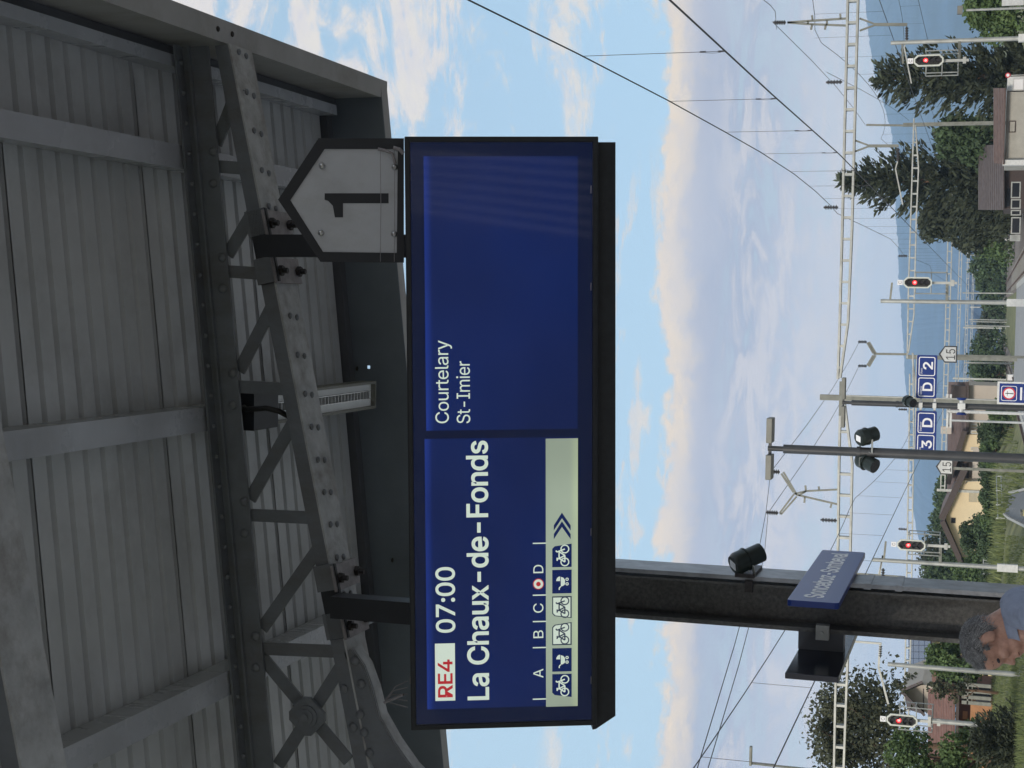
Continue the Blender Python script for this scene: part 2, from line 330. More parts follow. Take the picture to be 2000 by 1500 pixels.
GL={'-': '337,244 337,188 114,188 114,244', '0': '227,-7 191,-3 158,7 130,24 105,48 85,77 69,113 57,155 50,202 48,254 50,306 57,353 69,395 85,431 106,461 130,484 159,502 191,512 227,516 262,512 295,502 323,484 348,461 368,431 384,395 396,353 403,306 405,254 403,202 396,155 384,113 368,77 348,48 323,24 295,7 263,-3;227,50 250,52 271,60 290,74 306,92 320,116 330,144 338,176 342,213 344,254 342,295 338,332 330,365 320,393 306,416 290,435 271,449 250,457 227,460 203,457 182,449 163,435 147,416 134,393 123,365 115,332 111,295 109,254 111,213 115,176 123,144 134,116 147,92 163,74 182,60 203,52', '1': '76,0 76,55 391,55 391,0;276,509 276,0 212,0 212,448 209,448 86,358 86,427 198,509', '2': '64,0 64,47 234,229 252,248 268,266 282,282 294,298 303,312 311,327 316,341 319,356 320,371 319,389 315,405 308,419 298,431 287,441 273,449 258,455 241,458 224,460 205,458 188,454 172,447 159,438 148,427 139,413 132,398 128,381 127,362 66,362 68,391 75,418 86,442 102,464 121,482 143,496 168,507 196,513 225,516 254,513 281,507 306,497 328,482 346,465 361,445 372,423 379,398 381,372 380,354 377,336 371,318 363,299 351,280 336,259 317,235 294,209 267,180 153,60 153,57 389,57 389,0', '3': '218,-7 188,-5 159,1 133,10 108,22 88,38 70,57 57,79 48,104 44,132 109,132 112,115 118,100 126,87 137,76 150,66 165,59 182,54 200,51 219,50 239,51 258,55 275,61 291,69 304,80 315,93 323,108 328,125 329,145 328,163 323,180 316,196 306,211 292,223 275,234 254,241 229,246 201,248 157,248 157,299 288,448 288,452 70,452 70,509 372,509 372,461 211,278 211,289 247,290 279,286 308,276 333,262 354,244 371,222 383,198 391,173 393,145 390,116 383,90 370,66 354,45 333,27 309,12 281,2 251,-5', '4': '40,105 40,158 247,509 311,509 109,166 109,163 413,163 413,105;282,0 282,121 282,146 282,318 343,318 343,0', '5': '221,-7 192,-5 165,1 140,11 118,25 99,41 83,60 71,82 63,105 60,130 122,130 125,115 130,102 138,89 148,78 160,68 173,60 188,54 204,51 221,50 241,51 259,56 276,64 291,75 304,89 314,104 322,122 326,141 328,162 326,183 321,203 314,221 303,237 290,251 275,262 257,270 238,275 218,277 201,276 184,273 167,268 152,262 139,255 128,246 67,253 96,509 366,509 366,452 151,452 134,301 136,301 148,311 162,318 178,325 194,330 212,333 229,334 252,332 274,328 294,321 313,311 330,299 345,285 358,269 370,251 379,231 386,210 390,187 391,163 388,132 381,102 369,76 352,52 332,32 309,15 282,3 253,-4', '7': '97,0 323,448 323,452 62,452 62,509 391,509 391,449 165,0', ':': '95,-4 83,-3 73,1 63,9 55,18 51,29 50,41 51,53 55,64 63,73 73,81 83,85 95,87 107,85 118,81 128,73 135,64 140,53 141,41 140,29 135,18 128,9 118,1 107,-3;95,271 83,272 73,277 63,284 55,294 51,304 50,316 51,328 55,339 63,349 73,356 83,360 95,362 107,360 118,356 128,349 135,339 140,328 141,316 140,304 135,294 128,284 118,277 107,272', 'A': '16,0 201,509 276,509 463,0 395,0 287,302 280,323 272,346 264,372 255,402 244,438 232,478 245,478 233,437 222,402 213,371 204,345 197,322 191,302 85,0;110,142 110,199 370,199 370,142', 'B': '60,0 60,509 241,509 274,507 304,501 329,491 350,477 367,461 381,442 390,421 396,398 398,374 397,353 393,336 387,320 378,307 368,295 356,286 343,278 329,272 315,267 315,262 331,260 347,254 363,245 378,234 391,220 402,203 411,184 416,161 418,136 416,111 410,88 400,67 386,48 368,31 344,18 317,8 284,2 247,0;125,57 245,57 281,60 309,67 330,80 344,96 353,115 355,137 354,153 350,169 342,184 333,197 320,209 306,218 289,225 269,229 248,231 125,231;125,285 238,285 256,287 273,290 288,296 302,304 314,314 323,326 330,340 335,355 336,372 333,393 326,412 313,429 294,442 270,449 240,452 125,452', 'C': '267,-7 225,-3 186,7 150,25 119,49 92,79 70,115 53,157 44,203 40,254 44,305 53,352 70,393 92,429 119,459 150,484 186,501 225,512 267,516 293,514 317,511 340,504 362,496 383,485 402,471 419,456 435,438 448,418 459,397 467,373 473,348 408,348 404,365 397,380 389,395 380,407 369,418 357,428 344,437 330,444 315,449 300,453 284,455 267,456 237,453 209,445 184,432 161,414 141,391 125,364 113,332 106,295 103,254 106,213 113,177 125,145 141,117 161,94 184,76 210,63 237,56 267,53 284,54 300,56 315,60 330,65 344,72 357,81 369,90 380,102 389,114 397,128 404,144 408,160 473,160 467,135 459,112 448,91 435,71 420,53 402,38 383,24 363,13 341,5 317,-2 293,-6', 'D': '219,0 96,0 96,57 215,57 254,60 288,68 318,81 343,99 363,122 379,149 390,181 397,216 399,255 397,294 390,329 379,361 364,388 344,410 320,428 291,441 258,449 221,452 93,452 93,509 225,509 273,505 315,495 353,478 385,455 412,426 433,391 449,351 458,306 462,255 458,205 449,159 433,119 411,83 384,54 351,31 312,14 268,3;125,509 125,0 60,0 60,509', 'E': '60,0 60,509 372,509 372,452 125,452 125,286 355,286 355,229 125,229 125,57 375,57 375,0', 'F': '60,0 60,509 369,509 369,452 125,452 125,278 346,278 346,221 125,221 125,0', 'G': '269,-7 225,-3 185,7 149,25 118,49 91,79 69,116 53,157 43,203 40,254 43,305 53,352 69,393 91,429 117,459 149,484 184,501 223,512 265,516 291,514 316,510 340,504 363,494 384,483 403,469 421,453 436,436 449,416 460,395 468,373 474,349 408,349 402,365 395,379 387,393 378,406 368,417 356,427 344,436 330,443 315,448 300,453 283,455 265,456 236,453 209,445 183,432 160,414 141,392 125,364 113,332 106,295 103,254 106,213 113,177 125,145 141,117 161,95 184,76 210,63 238,56 269,53 296,55 322,61 345,71 365,85 382,102 396,123 407,147 413,173 415,202 434,199 283,199 283,256 478,256 478,200 475,160 466,124 451,91 431,62 406,38 377,19 344,5 308,-4', 'I': '31,0 31,57 118,57 118,452 31,452 31,509 269,509 269,452 183,452 183,57 269,57 269,0', 'L': '60,0 60,509 125,509 125,57 361,57 361,0', 'R': '60,0 60,509 236,509 273,506 305,500 333,489 356,473 376,455 390,433 401,408 407,381 409,352 407,323 401,296 390,271 376,250 356,232 333,217 305,206 273,200 236,198 96,198 96,255 234,255 258,256 280,260 298,267 313,276 325,287 334,300 340,316 344,333 345,352 344,371 340,389 334,405 325,419 313,430 298,440 279,446 258,451 233,452 125,452 125,0;353,0 230,229 303,229 428,0', 'S': '224,-9 188,-7 156,-1 128,9 102,23 81,40 64,60 51,83 42,109 38,137 104,137 108,118 114,102 123,88 136,76 150,66 166,59 185,53 204,50 224,49 246,50 267,54 286,60 303,69 317,79 329,92 338,106 344,122 346,139 344,154 340,168 332,179 322,189 310,197 296,205 280,211 263,217 245,222 184,239 145,253 112,269 86,289 67,313 56,341 52,372 54,400 62,425 75,448 92,468 113,484 138,498 165,508 195,514 227,516 259,514 289,508 316,498 340,484 360,468 377,449 390,427 398,403 401,378 337,378 332,402 320,421 302,437 280,449 254,456 225,459 204,457 185,454 167,448 152,440 139,430 129,418 121,405 117,391 115,376 117,359 122,345 131,334 142,324 155,315 169,308 184,302 198,297 212,293 264,279 279,275 295,270 312,264 328,256 344,248 359,238 372,226 384,213 395,198 402,180 407,161 408,139 406,112 399,87 386,64 370,43 349,25 323,11 294,0 261,-7', 'a': '160,-9 137,-7 115,-3 94,5 76,15 60,29 48,45 38,63 32,84 30,108 32,128 36,146 43,161 53,174 64,184 78,193 92,200 108,206 125,211 143,214 161,217 178,220 200,223 218,225 234,227 247,229 257,231 265,235 271,240 274,246 276,255 276,257 275,272 272,285 267,297 260,307 251,315 240,322 227,327 212,330 196,331 178,330 163,327 149,322 137,316 127,309 118,301 110,292 104,283 100,274 41,291 51,313 64,331 79,346 95,358 114,368 133,375 153,380 173,383 194,384 208,384 223,382 239,379 255,375 271,369 286,360 300,350 312,336 322,320 330,301 335,278 337,251 337,0 277,0 277,52 272,52 267,43 260,34 252,25 242,16 229,8 215,1 199,-4 181,-7;170,45 192,47 211,51 228,59 242,68 254,80 263,93 270,108 274,122 276,138 276,190 272,187 267,184 259,182 251,180 241,178 231,176 221,174 210,173 200,171 191,170 182,169 175,168 161,166 147,163 134,159 122,153 112,147 103,139 97,130 93,118 92,105 93,93 96,82 102,72 109,64 119,57 130,52 142,48 156,46', 'b': '229,-8 208,-7 189,-3 172,4 159,12 147,21 138,31 130,41 123,50 118,59 112,59 112,0 53,0 53,509 114,509 114,319 118,319 123,327 130,336 137,346 147,355 158,364 171,373 188,379 207,383 229,384 259,382 287,374 313,361 335,342 354,320 370,293 381,261 388,227 390,189 388,151 381,116 370,84 355,57 336,34 313,16 288,3 260,-6;220,47 242,49 262,55 279,66 294,80 306,97 316,117 323,139 327,163 328,189 327,215 323,239 316,261 307,281 295,298 280,311 262,322 243,328 220,330 198,328 178,322 161,312 147,299 134,282 125,263 118,241 114,216 113,189 114,162 118,138 125,115 135,95 147,78 162,65 179,55 198,49', 'c': '207,-8 174,-5 144,3 117,16 93,35 72,58 56,85 44,116 37,150 34,187 37,225 44,260 56,291 72,318 93,341 117,360 144,374 174,382 207,384 226,384 243,381 260,377 276,371 291,364 305,356 318,346 330,335 340,322 349,308 356,293 362,277 303,262 300,272 295,281 290,289 284,297 278,304 270,311 261,316 252,321 242,325 231,328 220,329 207,330 184,328 163,321 145,310 130,296 118,278 108,258 102,236 98,212 96,187 98,163 102,139 108,117 118,97 130,80 145,66 163,55 184,49 207,46 220,47 232,49 243,52 253,55 262,60 271,66 279,73 285,80 292,89 297,98 301,107 304,117 363,102 357,86 350,70 341,56 331,43 319,32 306,21 292,12 277,5 261,-1 244,-5 226,-7', 'd': '195,-8 165,-6 137,3 111,16 89,34 70,57 55,84 43,116 36,151 34,189 36,227 43,261 55,293 70,320 89,342 112,361 137,374 165,382 196,384 218,383 237,379 253,373 267,364 278,355 287,346 295,336 301,327 306,319 311,319 311,509 372,509 372,0 313,0 313,59 307,59 301,50 295,41 287,31 277,21 266,12 252,4 236,-3 217,-7;205,47 226,49 246,55 263,65 278,78 290,95 299,115 306,138 310,162 312,189 310,216 306,241 300,263 290,282 278,299 263,312 246,322 227,328 205,330 182,328 162,322 145,311 130,298 118,281 108,261 102,239 98,215 96,189 98,163 102,139 109,117 118,97 130,80 145,66 162,55 182,49', 'e': '212,-8 177,-5 145,3 117,16 92,35 72,58 56,85 44,116 37,150 34,187 36,224 44,258 55,290 71,317 91,340 115,359 142,373 172,382 205,384 226,383 246,380 266,374 285,366 303,355 319,341 334,324 347,305 357,282 365,256 370,227 371,194 371,169 96,169 98,151 102,127 110,106 121,88 135,73 151,61 169,53 190,48 212,46 227,47 241,49 254,53 265,58 276,65 285,73 294,82 300,93 306,105 365,91 358,72 348,55 335,39 320,26 302,14 283,4 261,-3 237,-7;97,219 309,219 304,248 298,269 288,286 277,301 263,314 246,323 227,328 205,330 183,328 164,323 146,313 131,301 119,286 109,270 102,251 98,235', 'f': '228,379 228,327 6,327 6,379;81,0 81,432 82,452 87,470 96,486 107,499 120,510 135,519 152,525 169,529 187,530 201,530 212,529 222,527 231,525 238,523 243,521 227,468 224,470 220,471 215,472 209,473 202,474 195,474 178,472 164,468 154,460 147,449 143,435 142,419 142,0', 'g': '207,-151 180,-149 156,-146 134,-140 114,-132 97,-122 82,-110 70,-97 59,-84 51,-69 101,-41 107,-49 114,-57 122,-66 131,-74 142,-82 154,-88 169,-93 187,-96 207,-97 236,-95 261,-87 282,-75 298,-58 308,-34 311,-6 311,68 306,68 301,60 294,51 287,41 277,32 266,23 252,16 236,10 217,6 195,5 165,7 138,14 113,27 90,43 71,65 55,90 43,120 36,154 34,191 36,229 43,263 55,293 71,320 90,342 112,361 138,374 166,382 196,384 218,383 237,379 253,373 267,365 279,356 288,346 296,336 302,327 308,319 313,319 313,379 372,379 372,-9 370,-40 363,-67 350,-90 334,-109 314,-124 291,-136 265,-144 237,-149;205,59 227,61 246,66 264,75 278,87 290,103 300,121 307,142 311,166 312,193 311,219 307,242 300,264 291,283 279,299 264,312 247,322 227,328 205,330 182,328 163,322 145,312 130,298 118,282 109,262 102,241 98,218 96,193 98,167 102,144 109,123 118,104 131,88 145,76 163,66 183,61', 'h': '114,227 114,0 53,0 53,509 114,509 114,287 102,287 116,319 132,344 152,362 175,374 200,382 227,384 252,383 275,377 295,369 313,356 328,340 341,321 350,298 355,271 357,240 357,0 296,0 296,235 293,263 286,286 273,304 256,318 235,326 210,329 192,328 176,324 161,317 147,308 136,297 126,283 119,266 115,248', 'i': '53,0 53,379 114,379 114,0;84,443 73,444 63,448 54,455 47,463 43,472 41,483 43,494 47,504 54,512 63,518 73,522 84,524 95,522 105,518 114,512 121,504 125,494 126,483 125,472 121,463 114,455 105,448 95,444', 'k': '110,137 110,212 121,212 284,379 360,379 184,199 177,199;53,0 53,509 114,509 114,0;294,0 148,186 191,229 372,0', 'l': '139,-2 112,0 91,8 74,20 62,37 55,59 53,84 53,509 114,509 114,99 114,83 117,71 120,62 126,57 135,53 146,52 152,52 157,52 160,53 164,53 167,54 170,54 181,3 175,1 169,0 162,-1 154,-2 147,-2', 'm': '53,0 53,379 112,379 112,295 108,295 114,314 122,331 132,346 144,358 158,368 172,376 187,382 203,385 219,386 245,383 268,375 287,361 303,342 314,320 321,295 312,295 318,312 326,329 337,343 350,356 364,366 381,375 398,381 417,385 437,386 458,385 478,380 497,372 514,361 529,346 541,328 550,307 555,283 557,255 557,0 496,0 496,254 493,279 485,298 473,313 456,323 438,329 419,330 402,329 387,326 374,320 363,312 353,302 345,290 340,277 336,263 335,247 335,0 274,0 274,260 272,280 265,297 253,311 238,322 220,328 199,330 185,329 171,326 158,320 145,312 135,302 126,289 119,274 115,257 114,238 114,0', 'n': '114,227 114,0 53,0 53,379 112,379 112,287 102,287 116,319 132,344 152,362 175,374 200,382 227,384 252,383 275,377 295,369 313,356 328,340 341,321 350,298 355,271 357,240 357,0 296,0 296,235 293,263 286,286 273,304 256,318 235,326 210,329 192,328 176,324 161,317 147,308 136,297 126,283 119,266 115,248', 'o': '207,-8 174,-5 144,3 117,16 93,35 72,58 56,85 44,116 37,150 34,187 37,225 44,260 56,291 72,318 93,341 117,360 144,374 174,382 207,384 241,382 271,374 299,360 323,341 343,318 359,291 371,260 379,225 381,187 379,150 371,116 359,85 343,58 323,35 299,16 271,3 241,-5;207,46 231,49 252,55 270,66 285,80 298,97 307,117 314,139 318,163 319,187 318,212 314,236 307,258 298,278 285,296 270,310 252,321 231,328 207,330 184,328 163,321 145,310 130,296 118,278 108,258 102,236 98,212 96,187 98,163 102,139 108,117 118,97 130,80 145,66 163,55 184,49', 'r': '53,0 53,379 112,379 112,321 115,321 124,339 137,354 152,367 171,377 191,383 213,385 218,385 223,385 229,384 235,384 240,384 243,384 243,322 241,323 236,324 230,324 223,325 215,326 207,326 190,324 174,321 159,315 146,306 135,296 126,284 119,269 115,254 114,237 114,0', 's': '182,-8 157,-7 133,-3 112,3 93,12 76,24 62,38 50,54 41,73 36,94 94,107 101,87 111,72 124,60 141,52 160,47 181,45 206,47 227,53 244,62 258,74 265,88 268,103 266,115 262,126 254,136 243,144 229,150 212,155 149,170 118,180 92,192 72,208 58,227 50,249 47,274 49,295 55,314 65,332 79,347 95,360 115,370 137,378 161,383 187,384 212,383 234,379 254,372 271,363 286,352 299,339 309,324 318,308 324,290 268,277 262,291 254,304 243,316 228,325 210,331 187,333 166,331 147,326 131,317 119,305 111,292 109,277 110,264 115,253 124,243 136,235 152,229 172,223 229,209 261,200 287,187 306,171 320,153 328,131 331,107 329,85 323,65 312,47 298,31 281,18 260,6 236,-2 210,-7', 't': '204,379 204,327 6,327 6,379;65,471 126,471 126,98 127,83 130,70 136,61 144,55 156,51 170,50 175,50 180,50 185,51 191,52 197,53 202,54 213,2 207,0 200,-2 192,-3 184,-3 176,-4 168,-4 138,-1 113,7 92,21 77,41 68,64 65,93', 'u': '182,-5 158,-3 135,2 115,11 97,23 82,39 69,59 60,82 54,109 53,139 53,379 114,379 114,144 116,117 124,94 137,75 154,61 175,53 200,50 218,51 234,55 249,62 263,71 274,83 283,97 290,113 295,132 296,153 296,379 357,379 357,0 298,0 298,92 307,92 294,60 277,35 257,17 234,5 209,-3', 'v': '163,0 17,379 84,379 165,155 173,132 180,110 187,87 193,64 199,42 206,21 184,21 191,42 197,64 203,87 209,110 216,132 224,155 305,379 371,379 226,0', 'x': '21,0 171,218 171,171 29,379 100,379 147,306 159,287 170,270 179,253 188,237 198,221 207,206 175,206 185,221 194,237 202,253 211,270 222,287 233,306 282,379 352,379 209,169 209,214 358,0 287,0 231,85 219,103 209,120 200,136 191,152 182,167 173,182 205,182 195,167 187,152 178,136 170,120 160,103 148,85 91,0', 'y': '47,-139 61,-86 71,-87 83,-89 94,-90 104,-89 113,-86 122,-81 130,-74 138,-64 145,-51 151,-36 163,-1 17,379 84,379 165,155 173,132 180,109 187,87 193,64 199,42 206,21 184,21 190,42 196,64 202,87 209,110 216,132 224,155 305,379 371,379 204,-58 196,-77 187,-93 177,-107 165,-119 153,-128 139,-136 125,-141 109,-144 91,-145 82,-145 73,-144 65,-143 57,-142 52,-140', 'z': '42,0 42,46 254,320 254,323 48,323 48,379 333,379 333,331 126,60 126,56 339,56 339,0'}
ADV={'-': 453, '0': 453, '1': 453, '2': 453, '3': 453, '4': 453, '5': 453, '7': 453, ':': 188, 'A': 480, 'B': 456, 'C': 510, 'D': 502, 'E': 419, 'F': 410, 'G': 520, 'I': 300, 'L': 393, 'R': 449, 'S': 447, 'a': 389, 'b': 424, 'c': 396, 'd': 424, 'e': 404, 'f': 254, 'g': 425, 'h': 410, 'i': 167, 'k': 381, 'l': 189, 'm': 610, 'n': 410, 'o': 415, 'r': 259, 's': 365, 't': 227, 'u': 410, 'v': 389, 'x': 379, 'y': 389, 'z': 380, ' ': 188}
# ------------------------------------------------------------------ lettering
CAPH = max(float(q.split(',')[1]) for q in GL['L'].replace(';', ' ').split())/1000.0
class Frame:                     # a flat face: origin, right, up, outward normal
    def __init__(s, o, ex, ey, n): s.o = Vector(o); s.ex = Vector(ex).normalized(); s.ey = Vector(ey).normalized(); s.n = Vector(n).normalized()
    def p(s, u, v, d=0.0): return s.o+s.ex*u+s.ey*v+s.n*d
    def hit(s, x, y, d=0.0):     # where the line of sight through a pixel meets the face
        r = Vector(ray(x, y)); o = s.o+s.n*d; c = Vector(CAM)
        q = c+r*((o-c).dot(s.n)/r.dot(s.n))-s.o; return q.dot(s.ex), q.dot(s.ey)
    def mat4(s, d=0.0):
        o = s.o+s.n*d
        return Matrix(((s.ex.x, s.ey.x, s.n.x, o.x), (s.ex.y, s.ey.y, s.n.y, o.y), (s.ex.z, s.ey.z, s.n.z, o.z), (0, 0, 0, 1)))
def grow(loops, w):              # embolden: push outer loops out and holes in
    def area(l): return .5*sum(l[i][0]*l[(i+1) % len(l)][1]-l[(i+1) % len(l)][0]*l[i][1] for i in range(len(l)))
    def inside(p, l):
        c = False
        for i in range(len(l)):
            (x1, y1), (x2, y2) = l[i], l[i-1]
            if (y1 > p[1]) != (y2 > p[1]) and p[0] < (x2-x1)*(p[1]-y1)/(y2-y1)+x1: c = not c
        return c
    out = []; ded = []
    for l in loops:
        r = []
        for p in l:
            if r and (abs(p[0]-r[-1][0])+abs(p[1]-r[-1][1])) < .009: r[-1] = ((p[0]+r[-1][0])/2, (p[1]+r[-1][1])/2)
            else: r.append(p)
        ded.append(r)
    loops = ded
    for k, l in enumerate(loops):
        hole = any(all(inside(p_, m_) for p_ in l) for q, m_ in enumerate(loops) if q != k); a = area(l); sgn = (1 if a > 0 else -1)*(-1 if hole else 1); n = len(l); r = []
        for i in range(n):
            p, q, s = Vector(l[i-1]), Vector(l[i]), Vector(l[(i+1) % n]); d1, d2 = (q-p), (s-q)
            if d1.length < 1e-6 or d2.length < 1e-6: r.append(tuple(q)); continue
            d1.normalize(); d2.normalize(); n1, n2 = Vector((d1.y, -d1.x)), Vector((d2.y, -d2.x)); m_ = n1+n2
            if m_.length < .3: m_ = n1
            m_ = m_/max(.5, m_.dot(n1)); q2 = q+m_*w*sgn; r.append((q2.x, q2.y))
        out.append(r)
    return out
def text(word, fr, u0, v0, width, cap, m, name, parent, bold=False, d=.001, depth=.0006, gap=0.0):
    loops = []; glyphs = []; pen = 0.0
    for ch in word:
        src = GL.get(ch)
        if src:
            g_ = [[(float(a.split(',')[0])/1000, float(a.split(',')[1])/1000) for a in lp.split(' ')] for lp in src.split(';')]
            if bold: g_ = grow(g_, bold if not isinstance(bold, bool) else .018)
            sh_ = [[(p_[0]+pen, p_[1]) for p_ in l] for l in g_]; loops += sh_
            isin = lambda p, l: sum(((l[i][1] > p[1]) != (l[i-1][1] > p[1]) and p[0] < (l[i-1][0]-l[i][0])*(p[1]-l[i][1])/(l[i-1][1]-l[i][1])+l[i][0]) for i in range(len(l))) % 2 == 1
            holes = [any(a is not b_ and all(isin(p_, b_) for p_ in a) for b_ in sh_) for a in sh_]
            for a, h_ in zip(sh_, holes):
                if not h_: glyphs.append([a]+[b_ for b_, h2_ in zip(sh_, holes) if h2_ and isin(b_[0], a)])
        pen += ADV[ch]/1000+gap
    xs = [p[0] for l in loops for p in l]; mn, mxx = min(xs), max(xs)
    kx = width/(mxx-mn) if width else cap/CAPH; ky = cap/CAPH
    K_ = 2.0/cap; bmj = bmesh.new(); dg = bpy.context.evaluated_depsgraph_get()
    for gi, ls in enumerate(glyphs):
        cu = bpy.data.curves.new(name, 'CURVE'); cu.dimensions = '2D'; cu.fill_mode = 'BOTH'; cu.extrude = (depth/2+(gi % 2)*depth*.1)*K_
        for l in ls:
            sp = cu.splines.new('POLY'); sp.points.add(len(l)-1)
            for i, p in enumerate(l): sp.points[i].co = (((p[0]-mn)*kx)*K_, p[1]*ky*K_, 0, 1)
            sp.use_cyclic_u = True
        t = bpy.data.objects.new('tmp', cu); col.objects.link(t); dg.update()
        m1_ = bpy.data.meshes.new_from_object(t.evaluated_get(bpy.context.evaluated_depsgraph_get())); bmj.from_mesh(m1_)
        bpy.data.objects.remove(t); bpy.data.curves.remove(cu); bpy.data.meshes.remove(m1_)
    me = bpy.data.meshes.new(name); bmj.to_mesh(me); bmj.free(); me.transform(Matrix.Translation((u0, v0, 0)) @ Matrix.Scale(1/K_, 4))
    me.transform(fr.mat4(d)); me.materials.clear(); me.materials.append(m)
    me.polygons.foreach_set('use_smooth', [False]*len(me.polygons))
    return link(me, name, parent)
def flat(fr, poly, m, name, parent, d=.001, t=.0006):
    return MB().prism([fr.p(u, v, d) for u, v in poly], fr.n*(-t)).obj(name, m, parent)
def circ(cx, cy, r, n=20): return [(cx+r*math.cos(2*math.pi*i/n), cy+r*math.sin(2*math.pi*i/n)) for i in range(n)]
def rrect(u0, v0, u1, v1, r, n=4):
    out = []
    for cx, cy, a0 in ((u1-r, v1-r, 0), (u0+r, v1-r, 90), (u0+r, v0+r, 180), (u1-r, v0+r, 270)):
        for i in range(n+1):
            a = math.radians(a0+90*i/n); out.append((cx+r*math.cos(a), cy+r*math.sin(a)))
    return out
def outline(fr, poly, inner, m, name, parent, d=.0012, t=.0006):
    return MB().ring([fr.p(u, v, d) for u, v in poly], [fr.p(u, v, d) for u, v in inner], fr.n*(-t)).obj(name, m, parent)

# ================================================================== LAND
def sm(a, b, x):
    t = min(1, max(0, (x-a)/(b-a))); return t*t*(3-2*t)
def land(x, y):
    t = 1-sm(-12, -8.5, x)
    up = .50+.55*(1-sm(-21, -13, x))*sm(30, 75, y)*(1-sm(85, 110, y))+.35*sm(100, 140, y)
    z = -.85+t*(up+.85)
    z += sm(14, 22, x)*.5
    z += .05*noise.noise((x*.3, y*.3, 0))
    far = sm(500, 3000, y)*20
    return z+far*0
xs = [-5000, -3000, -1500, -800, -400, -200, -120, -80]+[-60+i*2.5 for i in range(49)]+[80, 120, 200, 400, 800, 1500, 3000, 5000]
ys = [-400, -100, -40]+[i*5.0 for i in range(-4, 51)]+[270, 300, 350, 400, 500, 700, 1000, 1500, 2200, 3000, 4000, 5000]
g = MB(); g.v = [(x, y, land(x, y)) for y in ys for x in xs]; nx = len(xs)
g.f = [(j*nx+i, j*nx+i+1, (j+1)*nx+i+1, (j+1)*nx+i) for j in range(len(ys)-1) for i in range(nx-1)]
kind(g.obj('ground', M['grass'], None, True), 'structure')
# ballast bed, tracks
TRX = [3.4, 10.6, 15.2, -7.0]
b = MB()
for x0, x1 in ((1.9, 17.6), (-9.0, -5.4)):
    b.prism([(x0-.0, -20, -.83), (x0+.35, -20, -.62), (x1-.35, -20, -.62), (x1, -20, -.83)], (0, 620, 0))
kind(b.obj('track_ballast', M['ballast']), 'structure')
b = MB(); s_ = MB()
for tx in TRX:
    for s in (-.75, .75):
        x = tx+s
        b.prism([(x-.07, -20, -.55), (x+.07, -20, -.55), (x+.02, -20, -.52), (x+.035, -20, -.40), (x-.035, -20, -.40), (x-.02, -20, -.52)], (0, 620, 0))
    for k in range(0, 330): s_.box((tx, -18+k*.62, -.585), (2.5, .24, .09))
kind(b.obj('rails', M['rail']), 'structure'); kind(s_.obj('sleepers', M['sleeper']), 'stuff', 'concrete sleepers under the rails')
p = MB().box((-1.9, 46, -.35), (7.0, 130, .7)); kind(p.obj('platform', M['asph']), 'structure')
p = MB()
for k in range(7): p.box((-.16+.095*k, 14, .006), (.045, 60, .008))
kind(p.obj('added_reflection_stripes', M['white']), 'structure')  # unseen white stripes, added so that they reflect in the display glass
p = MB().box((1.62, 46, -.02), (.36, 130, .09)); p.box((-5.42, 46, -.02), (.36, 130, .09)); kind(p.obj('platform_edge', M['kerb']), 'structure')
# road and path to the left of the yard
RD = [(1961.5, 1004), (1975, 1040), (1996, 1100), (2030, 1190)], [(1961.5, 962), (1975, 935), (1996, 925), (2030, 915)]
rm = MB(); rings = []
for f in [i/24 for i in range(25)]:
    xp = 1961.5+68.5*f; a, b_ = (np.interp(xp, [q[0] for q in s_], [q[1] for q in s_]) for s_ in RD)
    rings.append((atz(xp, a, .56), atz(xp, b_, .56)))
for a, b_ in rings: rm.v += [(a.x, a.y, land(a.x, a.y)+.05), ((a.x+b_.x)/2, a.y, land((a.x+b_.x)/2, a.y)+.07), (b_.x, b_.y, land(b_.x, b_.y)+.05)]
for i in range(24): k = i*3; rm.f += [(k, k+1, k+4, k+3), (k+1, k+2, k+5, k+4)]
kind(rm.obj('road', M['road']), 'structure')
km = MB()
for k in (0, 2): km.path([Vector(rm.v[i*3+k])+Vector((0, 0, .04)) for i in range(25)], .09, 4)
kind(km.obj('road_kerb', M['kerb']), 'structure')
def on_road(x, y):
    if not (rings[-1][0].y < y < rings[0][0].y): return False
    for (a, b_), (c, d) in zip(rings, rings[1:]):
        if c.y <= y <= a.y: f = (y-c.y)/(a.y-c.y+1e-6); return c.x+(a.x-c.x)*f-.2 < x < d.x+(b_.x-d.x)*f+.2
    return False

# hills
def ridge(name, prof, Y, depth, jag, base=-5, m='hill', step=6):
    mb = MB(); ysr = []; y = prof[0][1]
    while y <= prof[-1][1]: ysr.append(y); y += step
    rows = []
    for y in ysr:
        x = np.interp(y, [q[1] for q in prof], [q[0] for q in prof])
        x += jag*(noise.noise((y*.11, 3.1, Y))*1.2+noise.noise((y*.5, 1.7, Y))*.9)
        t = aty(x, y, Y); rows.append(t)
    n = 7
    for t in rows:
        for k in range(n):
            f = k/(n-1); zt = base+(t.z-base)*(1-(1-f)**1.6)
            yy = Y-depth*(1-f); mb.v.append((t.x*(.75+.25*f)+noise.noise((t.x*.004, f*3, 1))*depth*.02, yy+noise.noise((t.x*.003, f*5, 2))*depth*.05, zt+noise.noise((t.x*.01, f*6, 5))*8*f*(1-f)))
        mb.v.append((t.x, Y+depth, base))
    n += 1
    mb.f = [(i*n+k, i*n+k+1, (i+1)*n+k+1, (i+1)*n+k) for i in range(len(rows)-1) for k in range(n-1)]
    return kind(mb.obj(name, M[m], None, False), 'structure')
